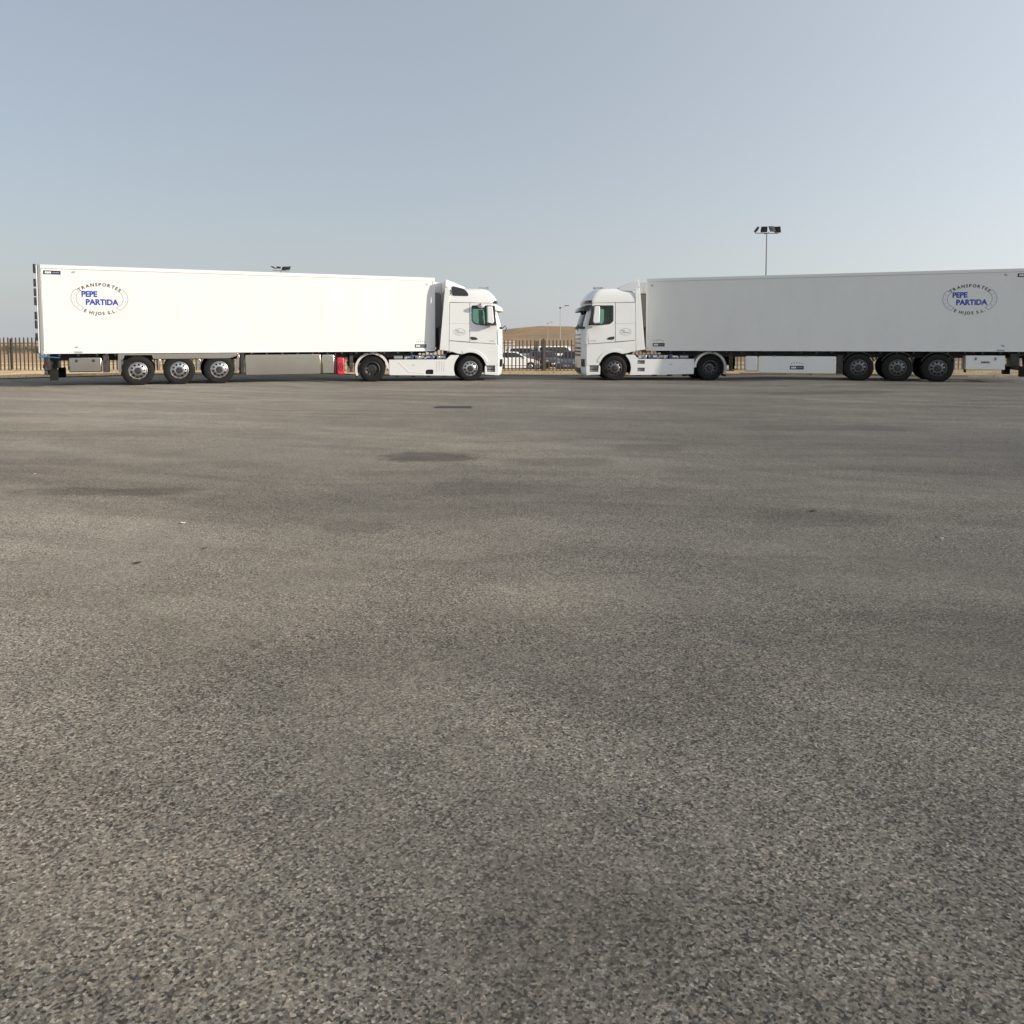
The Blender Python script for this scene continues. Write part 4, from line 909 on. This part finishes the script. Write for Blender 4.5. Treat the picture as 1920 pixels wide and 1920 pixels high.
box('wall', 'wall_cream', hut, -2.6, 0.9, -1.2, 1.2, 0.0, 2.28, 0.01); box('roof', 'wall_cream', hut, -2.75, 1.02, -1.35, 1.35, 2.28, 2.40, 0.01); box('door', 'grey_plastic', hut, -1.9, -1.0, -1.24, -1.195, 0.0, 1.95, 0.005)

# ------------------------------------------------------------------ floodlight masts, street lamps
def mast(label, loc, rz, H, tilt):
    m = tag(empty('floodlight_mast', loc, rz), label, 'floodlight', 'floodlight masts')
    MB().lathe([(0.0001, 0), (0.085, 0), (0.045, H-0.35), (0.0001, H-0.35)], (0, 0, 0), 'z', 14).build('pole', 'mast_steel', m, smooth=40)
    MB().tube([(-1.15, 0, H-0.38), (1.15, 0, H-0.38)], 0.035, 8).tube([(0, -0.55, H-0.38), (0, 0.55, H-0.38)], 0.03, 8).build('crossarm', 'mast_steel', m, smooth=40)
    for x_, y_, yaw, pit in ((-1.08, -0.1, 55, 38), (-0.38, -0.25, -16, 40), (0.38, -0.25, 8, -28), (1.02, -0.12, -34, 24)):
        e = empty('floodlight', (x_, y_, H-0.02), 0, m); e.rotation_euler = (R_(pit*tilt), 0, R_(yaw))
        MB().box(-0.29, 0.29, -0.10, 0.0, -0.29, 0.29).box(-0.15, 0.15, -0.16, -0.10, -0.10, 0.10).build('housing', 'lamp_body', e, bev=0.02)
        MB().box(-0.26, 0.26, 0.0, 0.008, -0.26, 0.26).build('lens', 'lens', e)
        MB().tube([(-0.31, -0.05, 0.0), (-0.31, -0.05, -0.33), (0.31, -0.05, -0.33), (0.31, -0.05, 0.0)], 0.012, 5).build('bracket', 'mast_steel', e)
    return m
mast('tall floodlight mast standing up behind the shaded trailer', (24.3, 74, -0.8), R_(6), 12.9, 1.0)
mast('floodlight mast with only its lamp head showing above the sunlit trailer', (-32.8, 110, -1.0), R_(28), 12.9, -1.6)
def street_lamp(label, loc, rz, H):
    s = tag(empty('street_lamp', loc, rz), label, 'street lamp', 'distant street lamps')
    MB().lathe([(0.0001, 0), (0.06, 0), (0.038, H-0.25), (0.0001, H-0.25)], (0, 0, 0), 'z', 10).build('pole', 'pole_pale', s, smooth=40)
    MB().tube([(0, 0, H-0.3), (0.25, 0, H-0.12), (0.85, 0, H+0.12)], 0.03, 6).build('arm', 'pole_pale', s)
    MB().box(0.65, 1.25, -0.10, 0.10, H+0.08, H+0.19).build('lamp_head', 'mast_steel', s, bev=0.03)
    MB().cyl((0, 0, H-0.32), 0.14, 0, 0.26, 'z', 10).build('collar', 'mast_steel', s)
    return s
street_lamp('pale street lamp rising highest above the brown hill', (6.9, 110, -1.1), R_(5), 7.5)
street_lamp('small far street lamp, its head just over the brown hilltop', (8.85, 190, -1.1), R_(5), 7.1)

# ------------------------------------------------------------------ shrubs far to the left
def shrub(label, loc, r, h):
    s = tag(empty('shrub', loc), label, 'shrub', 'shrubs on the plain at the left')
    rnd = random.Random(int(loc[0]*10)+int(loc[1]))
    st = MB()
    for k in range(5):
        a = rnd.uniform(0, 6.28); st.tube([(0, 0, -0.1), (0.3*r*math.cos(a), 0.3*r*math.sin(a), h*0.4), (0.6*r*math.cos(a), 0.6*r*math.sin(a), h*0.75)], 0.04, 5)
    st.build('trunk', 'bark', s)
    lf = MB(); cl = [(rnd.uniform(-r, r)*0.75, rnd.uniform(-r, r)*0.75, h*rnd.uniform(0.35, 0.85), rnd.uniform(0.25, 0.5)*r) for _ in range(16)]
    for k in range(1500):
        cx, cy, cz, cr = rnd.choice(cl); d = Vector((rnd.gauss(0, 1), rnd.gauss(0, 1), rnd.gauss(0, 1))).normalized()*cr*rnd.random()**0.4
        p = Vector((cx, cy, max(0.05, cz + d.z*0.8))) + Vector((d.x, d.y, 0)); u = Vector((rnd.gauss(0, 1), rnd.gauss(0, 1), rnd.gauss(0, 1))).normalized(); v = u.orthogonal().normalized(); q = rnd.uniform(0.05, 0.12)
        lf.add([p-u*q, p+v*q*0.5, p+u*q, p-v*q*0.5], [(0, 1, 2, 3)])
    me = bpy.data.meshes.new('crown'); me.from_pydata(lf.v, [], lf.f); link('crown', me, 'leaf', s)
for i, (px, d, r, h, lb) in enumerate(((-14, 150, 2.6, 1.9, 'low olive-green shrub at the far left edge, behind the fence'), (14, 165, 3.2, 2.1, 'broad grey-green shrub, second from the left behind the fence'),
                                       (38, 180, 2.8, 1.8, 'small rounded shrub, third from the left behind the fence'), (62, 172, 2.6, 1.6, 'shrub nearest the rear of the sunlit trailer, far behind the fence'))):
    shrub(lb, ((px-960)/FPX*d, d, -1.15), r, h)

# ------------------------------------------------------------------ small things on the asphalt
dg_ = tag(empty('drain_grate', (-1.33, 17.4, gz(-1.33, 17.4))), 'dark rectangular iron drain grate let into the asphalt', 'drain')
for x0, x1, y0, y1 in ((-0.42, 0.42, -0.21, -0.16), (-0.42, 0.42, 0.16, 0.21), (-0.42, -0.37, -0.16, 0.16), (0.37, 0.42, -0.16, 0.16)): box('frame', 'iron', dg_, x0, x1, y0, y1, 0.004, 0.014, 0)
for k in range(12): box('grate_bar', 'iron', dg_, -0.355+0.06*k, -0.325+0.06*k, -0.16, 0.16, 0.006, 0.012, 0)
box('sump_shade', 'seal', dg_, -0.37, 0.37, -0.16, 0.16, 0.0035, 0.005, 0)  # flat dark sheet standing in for the shade below the bars
def scrap(name, label, cat, u, v, size, mat, seed, curl=0.3):
    a, b = (u-960)/FPX, (720-v)/FPX; c, s = math.cos(PITCH), math.sin(PITCH)
    t = -CAM_H/(b*c - s); x, y = a*t, (c + b*s)*t
    rnd = random.Random(seed); V = []; n = 7; k = 4
    for lay in (0, 1):
        for j in range(k):
            for i in range(n):
                th = 2*math.pi*i/n; rr = size*0.65*(j+0.4)/k*rnd.uniform(0.75, 1.15)*(1 if lay == 0 else 1.0)
                V.append((rr*math.cos(th)*1.5, rr*math.sin(th), 0.006 + curl*size*(j/k)**2*(0.5+0.5*math.sin(2*th+seed)) + 0.002*(1-lay) + rnd.uniform(0, .08)*size))
    m_ = n*k; F = [tuple(range(n))[::-1], tuple(m_+i for i in range(n))]
    for j in range(k-1):
        for i in range(n):
            q = (j*n+i, j*n+(i+1) % n, (j+1)*n+(i+1) % n, (j+1)*n+i); F.append(q); F.append(tuple(m_+z for z in q[::-1]))
    for i in range(n): a0, a1 = (k-1)*n+i, (k-1)*n+(i+1) % n; F.append((a0, a1, m_+a1, m_+a0))
    o = MB().add(V, F).build(name, mat); o.location = (x, y, gz(x, y)); o.rotation_euler = (0, 0, rnd.uniform(0, 0.6)); tag(o, label, cat); return o
scrap('paper_scrap', 'white paper scrap on the left of the asphalt', 'litter', 343, 981, 0.028, 'paper', 1)
scrap('paper_scrap', 'small white scrap at the far right of the asphalt', 'litter', 1766, 1012, 0.016, 'paper', 2)
scrap('paper_scrap', 'tiny white fleck, farthest left on the asphalt', 'litter', 66, 888, 0.016, 'paper', 3)
scrap('dry_leaf', 'dark curled leaf beside the small white scrap at right', 'leaf', 1755, 1010, 0.02, 'leaf_dry', 4)
scrap('dry_leaf', 'brown flat leaf on the right half of the asphalt', 'leaf', 1525, 960, 0.05, 'leaf_dry', 5, 0.1)
scrap('dry_leaf', 'dark leaf at left, below the white paper scrap', 'leaf', 257, 1056, 0.032, 'leaf_dry', 6, 0.15)
scrap('dry_leaf', 'curled dark leaf nearest the bottom left corner', 'leaf', 272, 1838, 0.011, 'leaf_dry', 7, 0.6)
scrap('dry_leaf', 'tiny dark leaf right of the white paper scrap', 'leaf', 383, 1029, 0.02, 'leaf_dry', 8, 0.2)
scrap('stone_chip', 'small dark stone in the centre of the near asphalt', 'stone', 790, 1165, 0.010, 'leaf_dry', 9, 0.9)
scrap('stone_chip', 'dark stone chip near the left edge of the asphalt', 'stone', 335, 1395, 0.010, 'leaf_dry', 10, 0.9)
scrap('stone_chip', 'dark stone chip low on the right of the asphalt', 'stone', 1290, 1255, 0.009, 'leaf_dry', 11, 0.9)
for o in bpy.data.objects:
    if o.name.startswith('c.') and o.parent is None: bpy.data.objects.remove(o)
